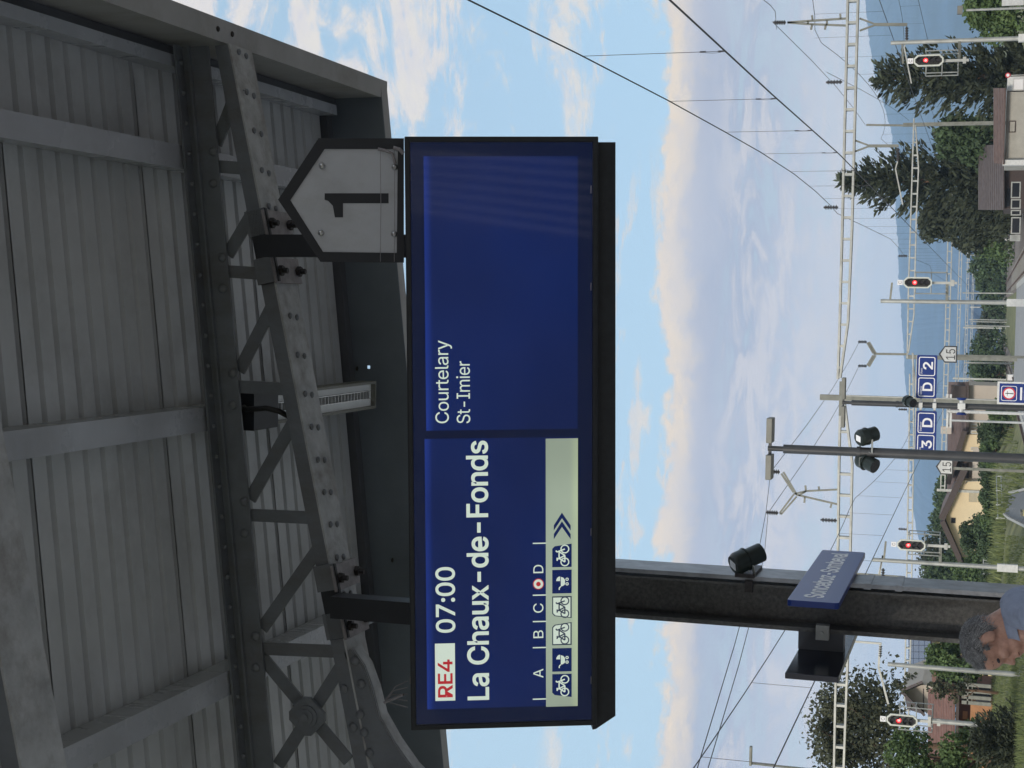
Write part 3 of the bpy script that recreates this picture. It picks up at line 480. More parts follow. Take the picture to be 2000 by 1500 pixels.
ridge('far_hill', [(1705, -1800), (1698, -900), (1690, -200), (1694, 0), (1703, 90), (1712, 150), (1729, 200), (1744, 250), (1748, 330), (1752, 400), (1757, 470), (1759, 560), (1765, 650), (1769, 720), (1775, 800), (1780, 880), (1786, 980), (1796, 1040), (1806, 1090), (1812, 1150), (1822, 1300), (1830, 1500), (1820, 2000), (1800, 2800)], 4300, 1900, 2.2, step=5)
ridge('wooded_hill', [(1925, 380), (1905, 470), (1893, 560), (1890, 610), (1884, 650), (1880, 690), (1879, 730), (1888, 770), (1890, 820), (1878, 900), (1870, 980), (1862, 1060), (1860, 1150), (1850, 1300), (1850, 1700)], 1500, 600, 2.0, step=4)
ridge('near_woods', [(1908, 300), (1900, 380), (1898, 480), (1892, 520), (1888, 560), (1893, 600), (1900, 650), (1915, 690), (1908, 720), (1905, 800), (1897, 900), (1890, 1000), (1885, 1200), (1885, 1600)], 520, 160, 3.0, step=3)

# ------------------------------------------------------------------ vegetation
def leafquad(mb, c, s, rnd, up=.3):
    n = Vector((rnd.gauss(0, 1), rnd.gauss(0, 1), rnd.gauss(up, 1))); n.normalize()
    a = n.orthogonal().normalized(); a.rotate(Quaternion(n, rnd.random()*6.28)); b2 = n.cross(a)
    l = s*rnd.uniform(.7, 1.3); w = l*rnd.uniform(.45, .8); o = len(mb.v)
    mb.v += [tuple(c-a*l*.5), tuple(c+b2*w*.5+n*l*.1), tuple(c+a*l*.5), tuple(c-b2*w*.5+n*l*.1)]; mb.f.append((o, o+1, o+2, o+3))
def leafy(name, label, cat, base, top, rx, blobs, m, leaf, n, seed, group=None, trunk=True, sparse=0.0, ry=None, barkpts=None, hollow=.55, lo=.22):
    rnd = random.Random(seed); base = Vector(base); H = top-base.z; ry = ry or rx
    t = thing(name, label, cat, base, group); mb = MB(); bl = []
    for k in range(blobs):
        f = rnd.random()**.8; a = rnd.random()*6.28; rr = math.sqrt(rnd.random())*(1-.55*f)
        c = base+Vector((math.cos(a)*rx*rr*.8, math.sin(a)*ry*rr*.8, H*(lo+(.90-lo)*f))); r = rx*rnd.uniform(.26, .46)*(1.1-.35*f)
        bl.append((c, r))
    bl.append((base+Vector((0, 0, H-.3*rx)), rx*.34))
    for k in range(n):
        c, r = bl[rnd.randrange(len(bl))]
        d = Vector((rnd.gauss(0, 1), rnd.gauss(0, 1), rnd.gauss(0, 1))).normalized()*r*(rnd.uniform(hollow, 1.0)+rnd.random()**4*.20)
        d.z *= .8; q = c+d
        if q.z < base.z+.05: continue
        if noise.noise(q*(1.6/rx)*1.8+Vector((seed, 0, 0)))+.5 < sparse*rnd.uniform(.7, 1.3): continue
        leafquad(mb, q, leaf, rnd)
    mb.obj('crown', M[m], t)
    w = MB()
    if barkpts:
        for pl, r0, r1 in barkpts: w.path(pl, [r0+(r1-r0)*i/(len(pl)-1) for i in range(len(pl))], 7)
    else:
        tr = max(.06, H*.018); w.path([base-Vector((0, 0, .2)), base+Vector((.05*rx, 0, H*.3)), base+Vector((-.03*rx, 0, H*.6)), base+Vector((0, 0, H*.85))], [tr*1.3, tr, tr*.6, tr*.2], 8)
        for c, r in bl[:14]:
            s = base+Vector((0, 0, min(H*.6, max(H*.15, (c.z-base.z)*.55)))); w.path([s, (s+c)/2+Vector((0, 0, -.06*H)), c], [tr*.5, tr*.3, tr*.08], 5)
    w.obj('trunk', M['bark'], t, True)
    return t
def conifer(name, label, base, top, rx, m, seed, spacing=.5, leaf=.42, low=.05, group=None, shape=1.0, cat='tree', dens=1.0, rag=.3):
    rnd = random.Random(seed); base = Vector(base); H = top-base.z
    t = thing(name, label, cat, base, group); mb = MB(); w = MB()
    w.path([base-Vector((0, 0, .2)), base+Vector((0, 0, H*.5)), base+Vector((0, 0, H*.99))], [H*.022, H*.013, H*.003], 7)
    z = H*low
    while z < H*.985:
        f = (z-H*low)/(H*(1-low)); R0 = rx*(1-f)**shape+.12
        nb = int((5+4*(1-f))*dens)+1
        for k in range(nb):
            a = rnd.random()*6.28; Lb = R0*rnd.uniform(1-rag, 1+rag*.6); dr = Vector((math.cos(a), math.sin(a), 0))
            sd2 = Vector((-dr.y, dr.x, 0)); z0 = z+rnd.uniform(-.2, .2)*spacing; seg = max(2, int(Lb/(leaf*.42)))
            for i in range(seg+1):
                s = i/seg; q = base+dr*Lb*s+Vector((0, 0, z0-.10*Lb*math.sin(s*3.1)*(1-f*.5)+.30*Lb*s*s*(.35+f)))
                for kk in range(3):
                    off = sd2*rnd.gauss(0, leaf*(.5-.3*s))+Vector((0, 0, rnd.gauss(-.05, leaf*.22)))
                    c = q+off; tip = (dr*rnd.uniform(.3, 1)+sd2*rnd.gauss(0, .7)+Vector((0, 0, rnd.uniform(.1, .95)))).normalized()*leaf*rnd.uniform(.6, 1.25)
                    n = tip.cross(Vector((rnd.gauss(0, 1), rnd.gauss(0, 1), rnd.gauss(0, 1)))).normalized()*leaf*.17
                    o = len(mb.v); mb.v += [tuple(c-n*.6), tuple(c+tip*.55-n), tuple(c+tip), tuple(c+tip*.5+n), tuple(c+n*.6)]; mb.f.append((o, o+1, o+2, o+3, o+4))
        z += spacing*rnd.uniform(.7, 1.2)
    for k in range(14):
        leafquad(mb, base+Vector((rnd.gauss(0, .08), rnd.gauss(0, .08), H*(1-.03*rnd.random()))), leaf*.7, rnd, 0)
    mb.obj('crown', M[m], t); w.obj('trunk', M['bark'], t, True); return t
def ground_at(x, y, Y, z=None):
    q = aty(x, y, Y); return Vector((q.x, Y, land(q.x, Y) if z is None else z))
conifer('cedar_tree', 'dark spiky cedar behind the topmost red signal, taller than the leafy tree beside it', ground_at(1900, 150, 112), aty(1700, 152, 112).z, 3.4, 'leafd', 11, .42, .55, .10, shape=.62, rag=.45)
conifer('cedar_tree', 'broad dark cedar with pointed top, crossed by the big ladder beam of the catenary', ground_at(1900, 352, 128), aty(1640, 352, 128).z, 4.9, 'leafd', 12, .45, .60, .06, shape=.75, dens=1.3, rag=.4)
leafy('dark_green_tree', 'dark bushy tree between the two cedars above the flat roofed building', 'tree', ground_at(1940, 262, 122), aty(1826, 262, 122).z, 3.4, 30, 'leafm', .42, 5200, 13)
leafy('dark_green_tree', 'dark rounded tree at the foot of the broad cedar, beside the grey roof', 'tree', ground_at(1950, 420, 140), aty(1795, 400, 140).z, 4.3, 34, 'leafd', .45, 7500, 14)
leafy('light_green_tree', 'light green leafy tree at the upper right corner edge of the yard', 'tree', ground_at(1990, 20, 92), aty(1884, 25, 92).z, 2.4, 30, 'leafl', .28, 6500, 15, hollow=.7)
leafy('light_green_tree', 'low yellow green tree behind the lower end of the broad cedar', 'tree', ground_at(1960, 455, 175), aty(1898, 455, 175).z, 4.0, 20, 'leafl', .4, 2500, 16)
for i, (y, x, Y, rx, mm, lb) in enumerate([(505, 1905, 230, 5, 'leafm', 'hazy tree at the far end of the yard, left of the fourth portal'), (560, 1915, 260, 6, 'leafm', 'hazy dark tree behind the far masts near the second signal'), (640, 1912, 280, 6, 'leafd', 'dark tree beyond the end of the tracks'), (700, 1896, 240, 6, 'leafm', 'rounded tree right behind the sector sign 2'), (735, 1905, 210, 4.5, 'leafm', 'mid green tree above the information sign')]):
    leafy('distant_tree', lb, 'tree', ground_at(1950, y, Y), aty(x, y, Y).z, rx, 18, mm, .6, 2600, 30+i, 'trees at the far end of the yard')
for i, (y, x, Y, rx, mm, lb) in enumerate([(1110, 1800, 165, 5.5, 'leafd', 'tall dark tree left of the cream house, beside the pillar'), (1150, 1806, 160, 5.0, 'leafm', 'dark green tree touching the right edge of the pillar'), (1088, 1855, 158, 3.5, 'leafm', 'olive green tree at the left gable corner of the cream house'), (1130, 1868, 150, 3.6, 'leafl', 'lighter green bushy tree in front of the dark trees by the pillar'), (970, 1825, 185, 4.5, 'leafm', 'dark tree rising behind the roof ridge of the cream house'), (940, 1832, 190, 3.5, 'leafl', 'green tree beside the chimney end of the cream house'), (1030, 1812, 200, 5.0, 'leafm', 'round dark tree behind the apex of the cream house')]):
    leafy('garden_tree', lb, 'tree', ground_at(1940, y, Y), aty(x, y, Y).z, rx, 24, mm, .42, 4200, 50+i, 'trees around the cream house')
leafy('dark_bush', 'dark leafy bush in front of the cream house wall', 'bush', ground_at(1938, 1050, 135), aty(1879, 1045, 135).z, 2.3, 22, 'leafm', .26, 5200, 70)
leafy('dark_bush', 'low dark hedge bush below the balcony of the cream house', 'bush', ground_at(1938, 920, 138), aty(1914, 915, 138).z, 1.9, 14, 'leafm', .24, 2600, 71)
leafy('dark_bush', 'low bush right of the cream house, behind the tall weeds', 'bush', ground_at(1938, 850, 138), aty(1913, 850, 138).z, 1.8, 14, 'leafm', .24, 2400, 72)
for i, (y, x, Y, rx, mm, lb) in enumerate([(1075, 1916, 133, 1.5, 'leafm', 'round bush by the left end of the cream house wall'), (1010, 1921, 131, 1.6, 'leafl', 'low light bush under the small attic window'), (965, 1918, 132, 1.7, 'leafm', 'bush in front of the shuttered window'), (885, 1919, 130, 1.7, 'leafl', 'leafy bush behind the fence end'), (835, 1921, 130, 1.6, 'leafm', 'bush beside the thin white pole'), (800, 1925, 128, 1.5, 'leafl', 'small bush between the lamp masts at the edge of the yard'), (1140, 1915, 134, 1.8, 'leafm', 'hedge bush behind the fence near the pillar')]):
    leafy('garden_bush', lb, 'bush', ground_at(1944, y, Y), aty(x, y, Y).z, rx, 14, mm, .24, 2400, 120+i, 'bushes along the fence', trunk=False)
# big airy tree on the left
tb = ground_at(1905, 1455, 60); tp = lambda x, y, d=0: aty(x, y, 60+d)
leafy('airy_tree', 'large airy dark tree with visible brown branches over the rose tiled roof', 'tree', tb, tp(1572, 1420).z, 3.6, 52, 'leafb', .17, 15000, 81, sparse=.34, hollow=.35, lo=.50,
  barkpts=[([tb-Vector((0, 0, .2)), tp(1830, 1457), tp(1790, 1458), tp(1720, 1456), tp(1650, 1452), tp(1590, 1420)], .16, .02), ([tp(1800, 1457), tp(1765, 1430, -.4), tp(1730, 1412, -.6), tp(1690, 1402, -.6), tp(1640, 1370, -.4)], .09, .015),
           ([tp(1740, 1457), tp(1700, 1480, .4), tp(1655, 1492, .6)], .06, .012), ([tp(1700, 1455), tp(1670, 1425, .3), tp(1630, 1400, .6)], .05, .01), ([tp(1790, 1458), tp(1740, 1490, .5), tp(1700, 1540, .6)], .08, .02), ([tp(1765, 1430, -.4), tp(1750, 1395, -.2), tp(1728, 1372)], .04, .01)])
leafy('green_shrub', 'bright green shrub at the lower left corner under the airy tree', 'bush', ground_at(1905, 1485, 50), aty(1722, 1495, 50).z, 1.35, 24, 'leafl', .14, 7000, 82)
conifer('dark_conifer', 'dark rounded conifer standing on the grass in front of the orange wall', ground_at(1990, 1452, 48), aty(1898, 1452, 48).z, .98, 'leafd', 83, .12, .16, .0, shape=.5, dens=1.9, cat='bush')
conifer('blue_spruce', 'small bluish spruce top against the sky between pillar and airy tree', ground_at(1850, 1345, 95), aty(1742, 1330, 95).z, 1.6, 'leafd', 84, .3, .3, .1)
leafy('green_tree', 'mid green tree just right of the yellow walled house, partly behind the head', 'tree', ground_at(1900, 1290, 80), aty(1808, 1275, 80).z, 2.0, 20, 'leafl', .22, 4200, 85)
leafy('green_tree', 'green tree in front of the solar panel roof, left of the slim mast', 'tree', ground_at(1900, 1350, 72), aty(1808, 1352, 72).z, .8, 12, 'leafb', .16, 1300, 86, sparse=.3, lo=.45)
# grass blades on the visible bank and in the yard
rnd = random.Random(5); mb = MB()
def blade(x, y, h):
    z = land(x, y); a = rnd.random()*6.28; w = h*.12; o = len(mb.v); lx, ly = rnd.gauss(0, .25)*h, rnd.gauss(0, .25)*h
    mb.v += [(x-math.cos(a)*w, y-math.sin(a)*w, z-.03), (x+math.cos(a)*w, y+math.sin(a)*w, z-.03), (x+lx, y+ly, z+h)]; mb.f.append((o, o+1, o+2))
for k in range(34000):
    y = rnd.uniform(32, 84); x = rnd.uniform(-.31*y, -.14*y)
    if x > -9.3 or on_road(x, y): continue
    blade(x, y, rnd.uniform(.05, .19))
for k in range(16000):
    y = rnd.uniform(90, 240); x = y*rnd.uniform(-.20, -.03)
    if -9.2 < x < -5.2 or -5.7 < x < 1.9 and y < 112: continue
    if noise.noise((x*.1, y*.04, 9)) < -.05 and rnd.random() < .7: continue
    blade(x, y, rnd.uniform(.25, .8))
kind(mb.obj('tall_grass', M['blade']), 'stuff', 'tall weeds and grass on the bank and between the tracks')
# ================================================================== CANOPY
def zs(x): return 4.99+.105*(x+1.65)          # underside of the roof sheets
def zb(x): return 4.655+.221*x                # bottom of the truss
def zt(x): return 5.035+.105*x                # top of the truss
TY = 6.2; XE = 1.138; YG = 8.05
can = thing('platform_canopy', 'grey steel platform canopy with corrugated underside, purlins and riveted trusses', 'canopy', (-2.6, TY, 0))
# corrugated sheets, one metre wide, ribs running across the platform
def sheet(y0, y1, x0=-4.2, x1=1.07):
    pit = .125; prof = []
    y = y0
    while y < y1-.01:
        prof += [(y, 0), (y+.088, 0), (y+.098, .020), (y+.114, .020)]; y += pit
    prof.append((y1-.004, 0)); mb = MB()
    for x in (x0, x1):
        for yy, dz in prof: mb.v.append((x, yy, zs(x)+dz))
    n = len(prof); mb.f = [(i, i+1, n+i+1, n+i) for i in range(n-1)]
    o = len(mb.v)
    mb.v += [(x0, y0, zs(x0)+.05), (x0, y1, zs(x0)+.05), (x1, y1, zs(x1)+.05), (x1, y0, zs(x1)+.05)]; mb.f.append((o, o+1, o+2, o+3))
    for x in (x0, x1): mb.box((x, (y0+y1)/2, zs(x)+.048), (.004, y1-y0, .006))
    return mb.obj('roof_sheet', M['sheet'], can)
y = -10.0
for k in range(18):
    sheet(y, y+.995 if k < 17 else YG-.07); y += 1.0
for xa, xb in ((.576, .682), (-.592, -.484), (-1.776, -1.667), (-2.95, -2.84), (-4.15, -4.05), (1.03, 1.085)):
    xm = (xa+xb)/2
    MB().prism([(xa, -10, zs(xa)-.003), (xa, -10, zs(xa)-.115), (xb, -10, zs(xb)-.115), (xb, -10, zs(xb)-.003)], (0, 10+YG-.1, 0)).obj('purlin', M['purlin'], can)
for x in (.5, -.7, -1.6):  # small fixings where purlins meet the truss
    pass
eave = MB().prism([(XE, -10, 4.94), (XE, -10, 5.33), (XE+.006, -10, 5.33), (XE+.006, -10, 4.946), (XE+.094, -10, 4.946), (XE+.094, -10, 4.97), (XE+.1, -10, 4.97), (XE+.1, -10, 4.94)], (0, 10+YG+.1, 0)).obj('eave_fascia', M['fascia'], can)
MB().prism([(XE-.06, -10, 5.20), (XE-.06, -10, 5.26), (XE-.003, -10, 5.27), (XE-.003, -10, 5.21)], (0, 10+YG-.01, 0)).obj('eave_trim', M['gutter'], can)
def gz(x): return 4.94+.11*(x-1.2)
hx, hz = aty(720, 717, YG).x, aty(720, 717, YG).z
gp = MB(); r = .009
def gpiece(x0, x1, f0, f1): gp.prism([(x0, YG, f0(x0)), (x1, YG, f0(x1)), (x1, YG, f1(x1)), (x0, YG, f1(x0))], (0, .006, 0))
top = lambda x: zs(x)+.05
gpiece(-4.2, hx-r, gz, top); gpiece(hx+r, XE, gz, top)
gpiece(hx-r, hx+r, gz, lambda x: hz-r); gpiece(hx-r, hx+r, lambda x: hz+r, top)
gpanel = gp.obj('gable_fascia', M['gable'], can)
MB().prism([(-4.2, YG+.008, gz(-4.2)), (XE+.1, YG+.008, gz(XE+.1)), (XE+.1, YG+.008, gz(XE+.1)+.006), (-4.2, YG+.008, gz(-4.2)+.006)], (0, .09, 0)).obj('gable_flange', M['fascia'], can)
MB().prism([(-4.2, YG-.005, gz(-4.2)+.33), (XE-.01, YG-.005, gz(XE)+.31), (XE-.01, YG-.005, gz(XE)+.42), (-4.2, YG-.005, gz(-4.2)+.45)], (0, -.07, 0)).obj('gable_gutter', M['gutter'], can)
# fascia bolts seen as small dots
sb = MB().ball((0, 0, 0), .014, 8, 4, (1, 1, .5)).mesh('bolt_head', M['boltd'])
for xx, yy in ((425, 48), (453, 60)):
    q = atz(xx, yy+12, 4.94); link(sb, 'bolt_head', can, (XE+.05, q.y, 4.938))
for xx, yy in ((767, 1094), (698, 720)):
    q = aty(xx, yy, YG); link(sb, 'bolt_head', gpanel, (q.x, YG-.004, q.z))
# trusses
rv = MB().ball((0, 0, 0), .0155, 10, 5, (1, 1, .55)).mesh('rivet', M['steel'], True)
rvs = MB().ball((0, 0, 0), .0125, 8, 4, (1, .6, 1)).mesh('rivet', M['steel'], True)
rvb = MB().ball((0, 0, 0), .021, 10, 5, (1, .6, 1)).mesh('rivet', M['steel'], True)
def truss(Y, full):
    dy = Y-TY
    T = MB()
    x0, x1 = -3.4, 1.125
    def strip(f0, f1, ya, yb): T.prism([(x0, ya, f0(x0)), (x1, ya, f0(x1)), (x1, ya, f1(x1)), (x0, ya, f1(x0))], (0, yb-ya, 0))
    strip(lambda x: zt(x)-.140, zt, Y, Y+.012)                       # standing leg of the top angle
    strip(lambda x: zt(x)-.012, lambda x: zt(x)-.001, Y-.065, Y-.001)  # lying leg
    strip(lambda x: zt(x)-.055, lambda x: zt(x)-.045, Y-.022, Y-.001)
    top_ = T.obj('top_chord', M['steel'], can)
    B = MB()
    B.prism([(-2.75, Y, zb(-2.75)+.010), (x1, Y, zb(x1)+.010), (x1, Y, zb(x1)+.075), (-2.75, Y, zb(-2.75)+.075)], (0, .012, 0))
    bot = B.obj('bottom_chord_leg', M['steel'], can)
    F = MB(); F.prism([(-2.75, Y-.004, zb(-2.75)), (x1+.005, Y-.004, zb(x1)), (x1+.005, Y-.004, zb(x1)+.009), (-2.75, Y-.004, zb(-2.75)+.009)], (0, .214, 0))
    fl = F.obj('bottom_chord_flange', M['steelflange'], can)
    if not full:
        return
    for i, yy in enumerate([105, 183, 258, 335, 405, 478, 542, 618, 694, 770, 834, 898, 961, 1024, 1088, 1160, 1225]):
        xp = np.interp(yy, [90, 360, 700, 1070, 1260], [473, 524, 587, 660, 690])
        q = atz(xp, yy, 0); 
        X = aty(xp, yy, TY+.10).x
        for d in (.068, .138): link(rv, 'rivet', fl, (X-(d-.1)*.12, Y+d, zb(X)-.004))
    X = 1.05
    while X > -3.2:
        link(rvs, 'rivet', top_, (X, Y-.033, zt(X)-.014)); X -= .135
    nodes = [(325, 0), (531, 0), (757, 0), (1009, 0), (1271, 0)]
    def pt(x, y): q = aty(x, y, TY); return Vector((q.x, 0, q.z))
    def member(a, b, w, nm, dy_=.03, th=.012):
        a = pt(*a); b = pt(*b); a.y = b.y = Y+dy_
        d = (b-a).normalized(); a -= d*.02
        return MB().bar(a, b, th, w, up=d.cross(Vector((0, 1, 0)))).obj(nm, M['steel'], bot)
    for (xa, xb, y) in ((395, 485, 325), (415, 522, 531), (440, 562, 757), (462, 606, 1009), (486, 652, 1271)):
        xa += 10
        o = member((xa, y-2), (xb, y+4), .056, 'vertical_bar')
        for yo in (-13, 15):
            q = pt(np.interp(y, [100, 1500], [392, 515])+5, y+yo*2.2); link(rvb, 'rivet', top_, (q.x, Y-.003, q.z))
    for a, b in (((416, 272), (457, 168)), ((440, 490), (493, 400)), ((462, 718), (526, 592)), ((484, 970), (567, 822)), ((508, 1225), (617, 1070))):
        member(a, b, .058, 'diagonal_bar', .045)
    xc = pt(599.5, 1399.5); xc.y = Y
    member((511, 1292), (676, 1490), .058, 'cross_bar', .03); member((662, 1300), (535, 1500), .058, 'cross_bar', .046)
    cp = [(xc.x+.088*math.cos(a), Y-.004, xc.z+.088*math.sin(a)) for a in [math.radians(k*90+s+2) for k in range(4) for s in (-12, 12)]]
    gus = MB().prism(cp, (0, .02, 0)).obj('gusset_plate', M['steel'], bot)
    hub = MB().tube((xc.x, Y-.012, xc.z), (xc.x, Y-.004, xc.z), .052, n=24).tube((xc.x, Y-.02, xc.z), (xc.x, Y-.012, xc.z), .036, n=24).tube((xc.x, Y-.034, xc.z), (xc.x, Y-.02, xc.z), .019, .014, n=16)
    hub.obj('hub', M['steel'], bot)
    # end plate at the eave and knee brace at the column
    a, b2, c, d = pt(352, 92), pt(355, 130), pt(455, 150), pt(450, 88)
    MB().prism([(a.x, Y-.003, zt(a.x)+.004), (b2.x-.02, Y-.003, zt(b2.x)-.02), (b2.x-.03, Y-.003, zt(b2.x)-.135), (a.x, Y-.003, zt(a.x)-.135)], (0, .003, 0)).obj('end_plate', M['steel'], top_)
    kp = [pt(x, y) for x, y in ((690, 1268), (712, 1300), (728, 1345), (742, 1400), (770, 1450), (805, 1500), (850, 1545), (960, 1590))]
    kp2 = [pt(x, y) for x, y in ((672, 1275), (685, 1310), (695, 1350), (702, 1400), (712, 1460), (735, 1510), (780, 1560), (960, 1612))]
    K = MB()
    K.ring([(p.x, Y-.004, p.z) for p in kp]+[(p.x, Y-.004, p.z) for p in reversed(kp2)], [(p.x*.999, Y-.004, p.z+.004) for p in kp]+[(p.x*.999, Y-.004, p.z) for p in reversed(kp2)], (0, .002, 0)) if False else None
    for i in range(len(kp)-1):
        K.prism([(kp[i].x, Y, kp[i].z), (kp[i+1].x, Y, kp[i+1].z), (kp2[i+1].x, Y, kp2[i+1].z), (kp2[i].x, Y, kp2[i].z)], (0, .012, 0))
    kb = K.obj('knee_brace', M['steel'], can)
    E_ = MB()
    for i in range(len(kp)-1):
        E_.add([(kp[i].x, Y-.004, kp[i].z), (kp[i+1].x, Y-.004, kp[i+1].z), (kp[i+1].x, Y+.09, kp[i+1].z), (kp[i].x, Y+.09, kp[i].z)], [(0, 1, 2, 3)])
        E_.add([(kp[i].x, Y-.004, kp[i].z+.008), (kp[i+1].x, Y-.004, kp[i+1].z+.008), (kp[i+1].x, Y+.09, kp[i+1].z+.008), (kp[i].x, Y+.09, kp[i].z+.008)], [(0, 1, 2, 3)])
    E_.obj('brace_flange', M['steelflange'], kb)
    for yy, xx in ((1290, 694), (1335, 706), (1395, 704), (1430, 712), (1470, 722), (1345, 672), (1420, 690)):
        q = pt(xx, yy); link(rvb, 'rivet', kb, (q.x, Y-.003, q.z))
    MB().box((-2.62, Y+.1, 2.05), (.2, .2, 4.1)).obj('column', M['steel'], can)
truss(TY, True); truss(3.86, False)
# end pillar (a rolled H section, web towards the camera)
PY = 7.95
pl, pr = aty(1198, 1215.6, PY), aty(1198, 1109, PY)
pl2, pr2 = aty(1980, 1254, PY), aty(1980, 1159, PY)
xw0 = (pl.x+pl2.x)/2; xw1 = (pr.x+pr2.x)/2
pil = thing('canopy_pillar', 'wide dark weathered steel pillar with a pale right flange, carrying two name signs', 'pillar', ((xw0+xw1)/2, PY, 0))
ztp = gz(xw0)-.02
W_ = xw1-xw0
MB().box(((xw0+xw1)/2-.01, PY+.14, ztp/2), (W_-.05, .012, ztp)).obj('web', M['pillar'], pil)
MB().box((xw0+.011, PY+.14, ztp/2), (.022, .28, ztp)).obj('flange', M['pillar'], pil)
MB().box((xw1-.011, PY+.14, ztp/2), (.022, .28, ztp)).obj('flange', M['pillarflange'], pil)
MB().box(((xw0+xw1)/2-.012, PY+.125, ztp/2), (W_-.10, .012, ztp-.01)).box((xw1-.045, PY+.07, ztp/2), (.012, .13, ztp-.02)).obj('web_stiffener', M['pillar'], pil)
MB().box(((xw0+xw1)/2, PY+.14, ztp+.01), (W_+.04, .32, .02)).obj('cap_plate', M['pillar'], pil)
for zc in (aty(1694, 1150, PY).z, aty(1755, 1150, PY).z):
    MB().box((xw1-.012, PY+.14, zc), (.030, .286, .035)).obj('strap', M['pillarflange'], pil)

# ================================================================== DEPARTURE BOARD
yaw, tilt = -.0599, .3777
ex = Vector((math.cos(yaw), math.sin(yaw), 0)); nr0 = Vector((math.sin(yaw), -math.cos(yaw), 0))
ey = Vector((0, 0, 1))*math.cos(tilt)+nr0*math.sin(tilt); en = ex.cross(ey)
BF = Frame((-.5282, 5.7, 3.4502), ex, ey, en)
W2, H2 = 2.3288/2, .7421/2
brd = thing('departure_board', 'large dark blue departure display reading La Chaux-de-Fonds 07:00, hung under the canopy', 'departure board', tuple(BF.o))
def bpoly(u0, v0, u1, v1): return [(u0, v0), (u1, v0), (u1, v1), (u0, v1)]
def hb(x, y, d=0.0): return BF.hit(x, y, d)
fr = MB().ring([BF.p(u, v, 0) for u, v in bpoly(-W2, -H2, W2, H2)], [BF.p(u, v, 0) for u, v in bpoly(-W2+.021, -H2+.021, W2-.021, H2-.021)], en*-.06)
bevel(fr.obj('frame', M['case'], brd), .004)
MB().prism([BF.p(u, v, -.058) for u, v in bpoly(-W2+.002, -H2+.002, W2-.002, H2-.002)], en*-.17).obj('housing', M['case'], brd)
# lower casing behind the front, its left end cut off at a slant
ua, va = hb(1198, 1389, -.12); ub, vb = hb(1198, 279, -.12)
MB().prism([BF.p(u, v, -.06) for u, v in ((ua-.055, -H2+.01), (ua-.052, -H2-.004), (ua, va), (ub, vb), (ub, -H2+.01))], en*-.165).obj('lower_casing', M['case'], brd)
MB().prism([BF.p(u, v, -.012) for u, v in bpoly(-W2+.019, -H2+.019, W2-.019, H2-.019)], en*-.02).obj('backing_panel', M['casein'], brd)
def q4(xa, ya_, xb, yb):       # image box -> upright box on the board
    c = [hb(xa, yb), hb(xa, ya_), hb(xb, ya_), hb(xb, yb)]
    return min(c[0][0], c[3][0])*.5+max(c[0][0], c[3][0])*.5, (c[2][1]+c[3][1])/2, (c[1][0]+c[2][0])/2, (c[0][1]+c[1][1])/2
def scr(xa, ya_, xb, yb, m, name, parent, d, r=0):
    u0, v0, u1, v1 = q4(xa, ya_, xb, yb); return flat(BF, rrect(u0, v0, u1, v1, r) if r else bpoly(u0, v0, u1, v1), m, name, parent, d)
s1 = scr(832, 856, 1129, 1383, M['scrglow'], 'screen', brd, -.0095)
s2 = scr(830, 305, 1129, 840, M['scrglow'], 'screen', brd, -.0095)
for s_ in (s1, s2): pass
def btxt(w, x0, x1, ys_, ye, m, nm, par, bold):
    u0, v0 = hb(x1, ys_); u1, _ = hb(x1, ye); _, v1 = hb(x0, (ys_+ye)/2); _, v0 = hb(x1, (ys_+ye)/2)
    return text(w, BF, u0, v0, u1-u0, v1-v0, m, nm, par, bold, d=-.0078, gap=-.013 if len(w) > 5 and bold else (-.022 if len(w) > 3 else -.012))
scr(850, 1258, 889, 1370, M['scrtxt'], 'line_badge', s1, -.0086)
btxt('RE4', 856, 883.5, 1363, 1289, M['scrred'], 'line_number', s1, .013)
btxt('07:00', 852, 888, 1236.5, 1108, M['scrtxt'], 'departure_time', s1, .012)
btxt('La Chaux-de-Fonds', 913, 953, 1368, 861, M['scrtxt'], 'destination_text', s1, .016)
btxt('Courtelary', 850, 876, 827, 665, M['scrtxt'], 'stop_text', s2, False)
btxt('St-Imier', 892, 918, 827, 705.5, M['scrtxt'], 'stop_text', s2, False)
for ch, a, b_ in (('A', 1324.7, 1307.3), ('B', 1247, 1232), ('C', 1197.5, 1179.5), ('D', 1120, 1104)):
    btxt(ch, 1042, 1061.5, a, b_, M['scrtxt'], 'sector_letter', s1, False)
for yy in (1366.7, 1266, 1215, 1163.4, 1062): scr(1041, yy-1.1, 1067, yy+1.1, M['scrtxt'], 'tick_mark', s1, -.0086)
for rr, mm, dd in ((11.3, 'scrred', -.0088), (9.6, 'scrtxt', -.0084), (4.6, 'scrred', -.008)):
    u, v = hb(1052, 1141.7); k = rr*.00196
    flat(BF, circ(u, v, k, 24), M[mm], 'position_marker', s1, dd)
strip = scr(1066.6, 857, 1129, 1381, M['scrstrip'], 'train_strip', s1, -.0086)
def carpoly(xa, ya_, xb, yb, cut):
    u0, v0, u1, v1 = q4(xa, ya_, xb, yb); c = (u1-u0)*.10; r_ = .010
    if cut == 'L': return [(u0, v0), (u1, v0), (u1, v1), (u0+c+r_, v1), (u0+c, v1-r_)]
    if cut == 'R': return [(u0, v0), (u1, v0), (u1-c, v1-r_), (u1-c-r_, v1), (u0, v1)]
    return [(u0, v0), (u1, v0), (u1, v1), (u0, v1)]
def shrink(poly, k):
    cx = sum(p[0] for p in poly)/len(poly); cy = sum(p[1] for p in poly)/len(poly)
    w = max(p[0] for p in poly)-min(p[0] for p in poly); h = max(p[1] for p in poly)-min(p[1] for p in poly)
    return [(cx+(p[0]-cx)*(1-2*k/w), cy+(p[1]-cy)*(1-2*k/h)) for p in poly]
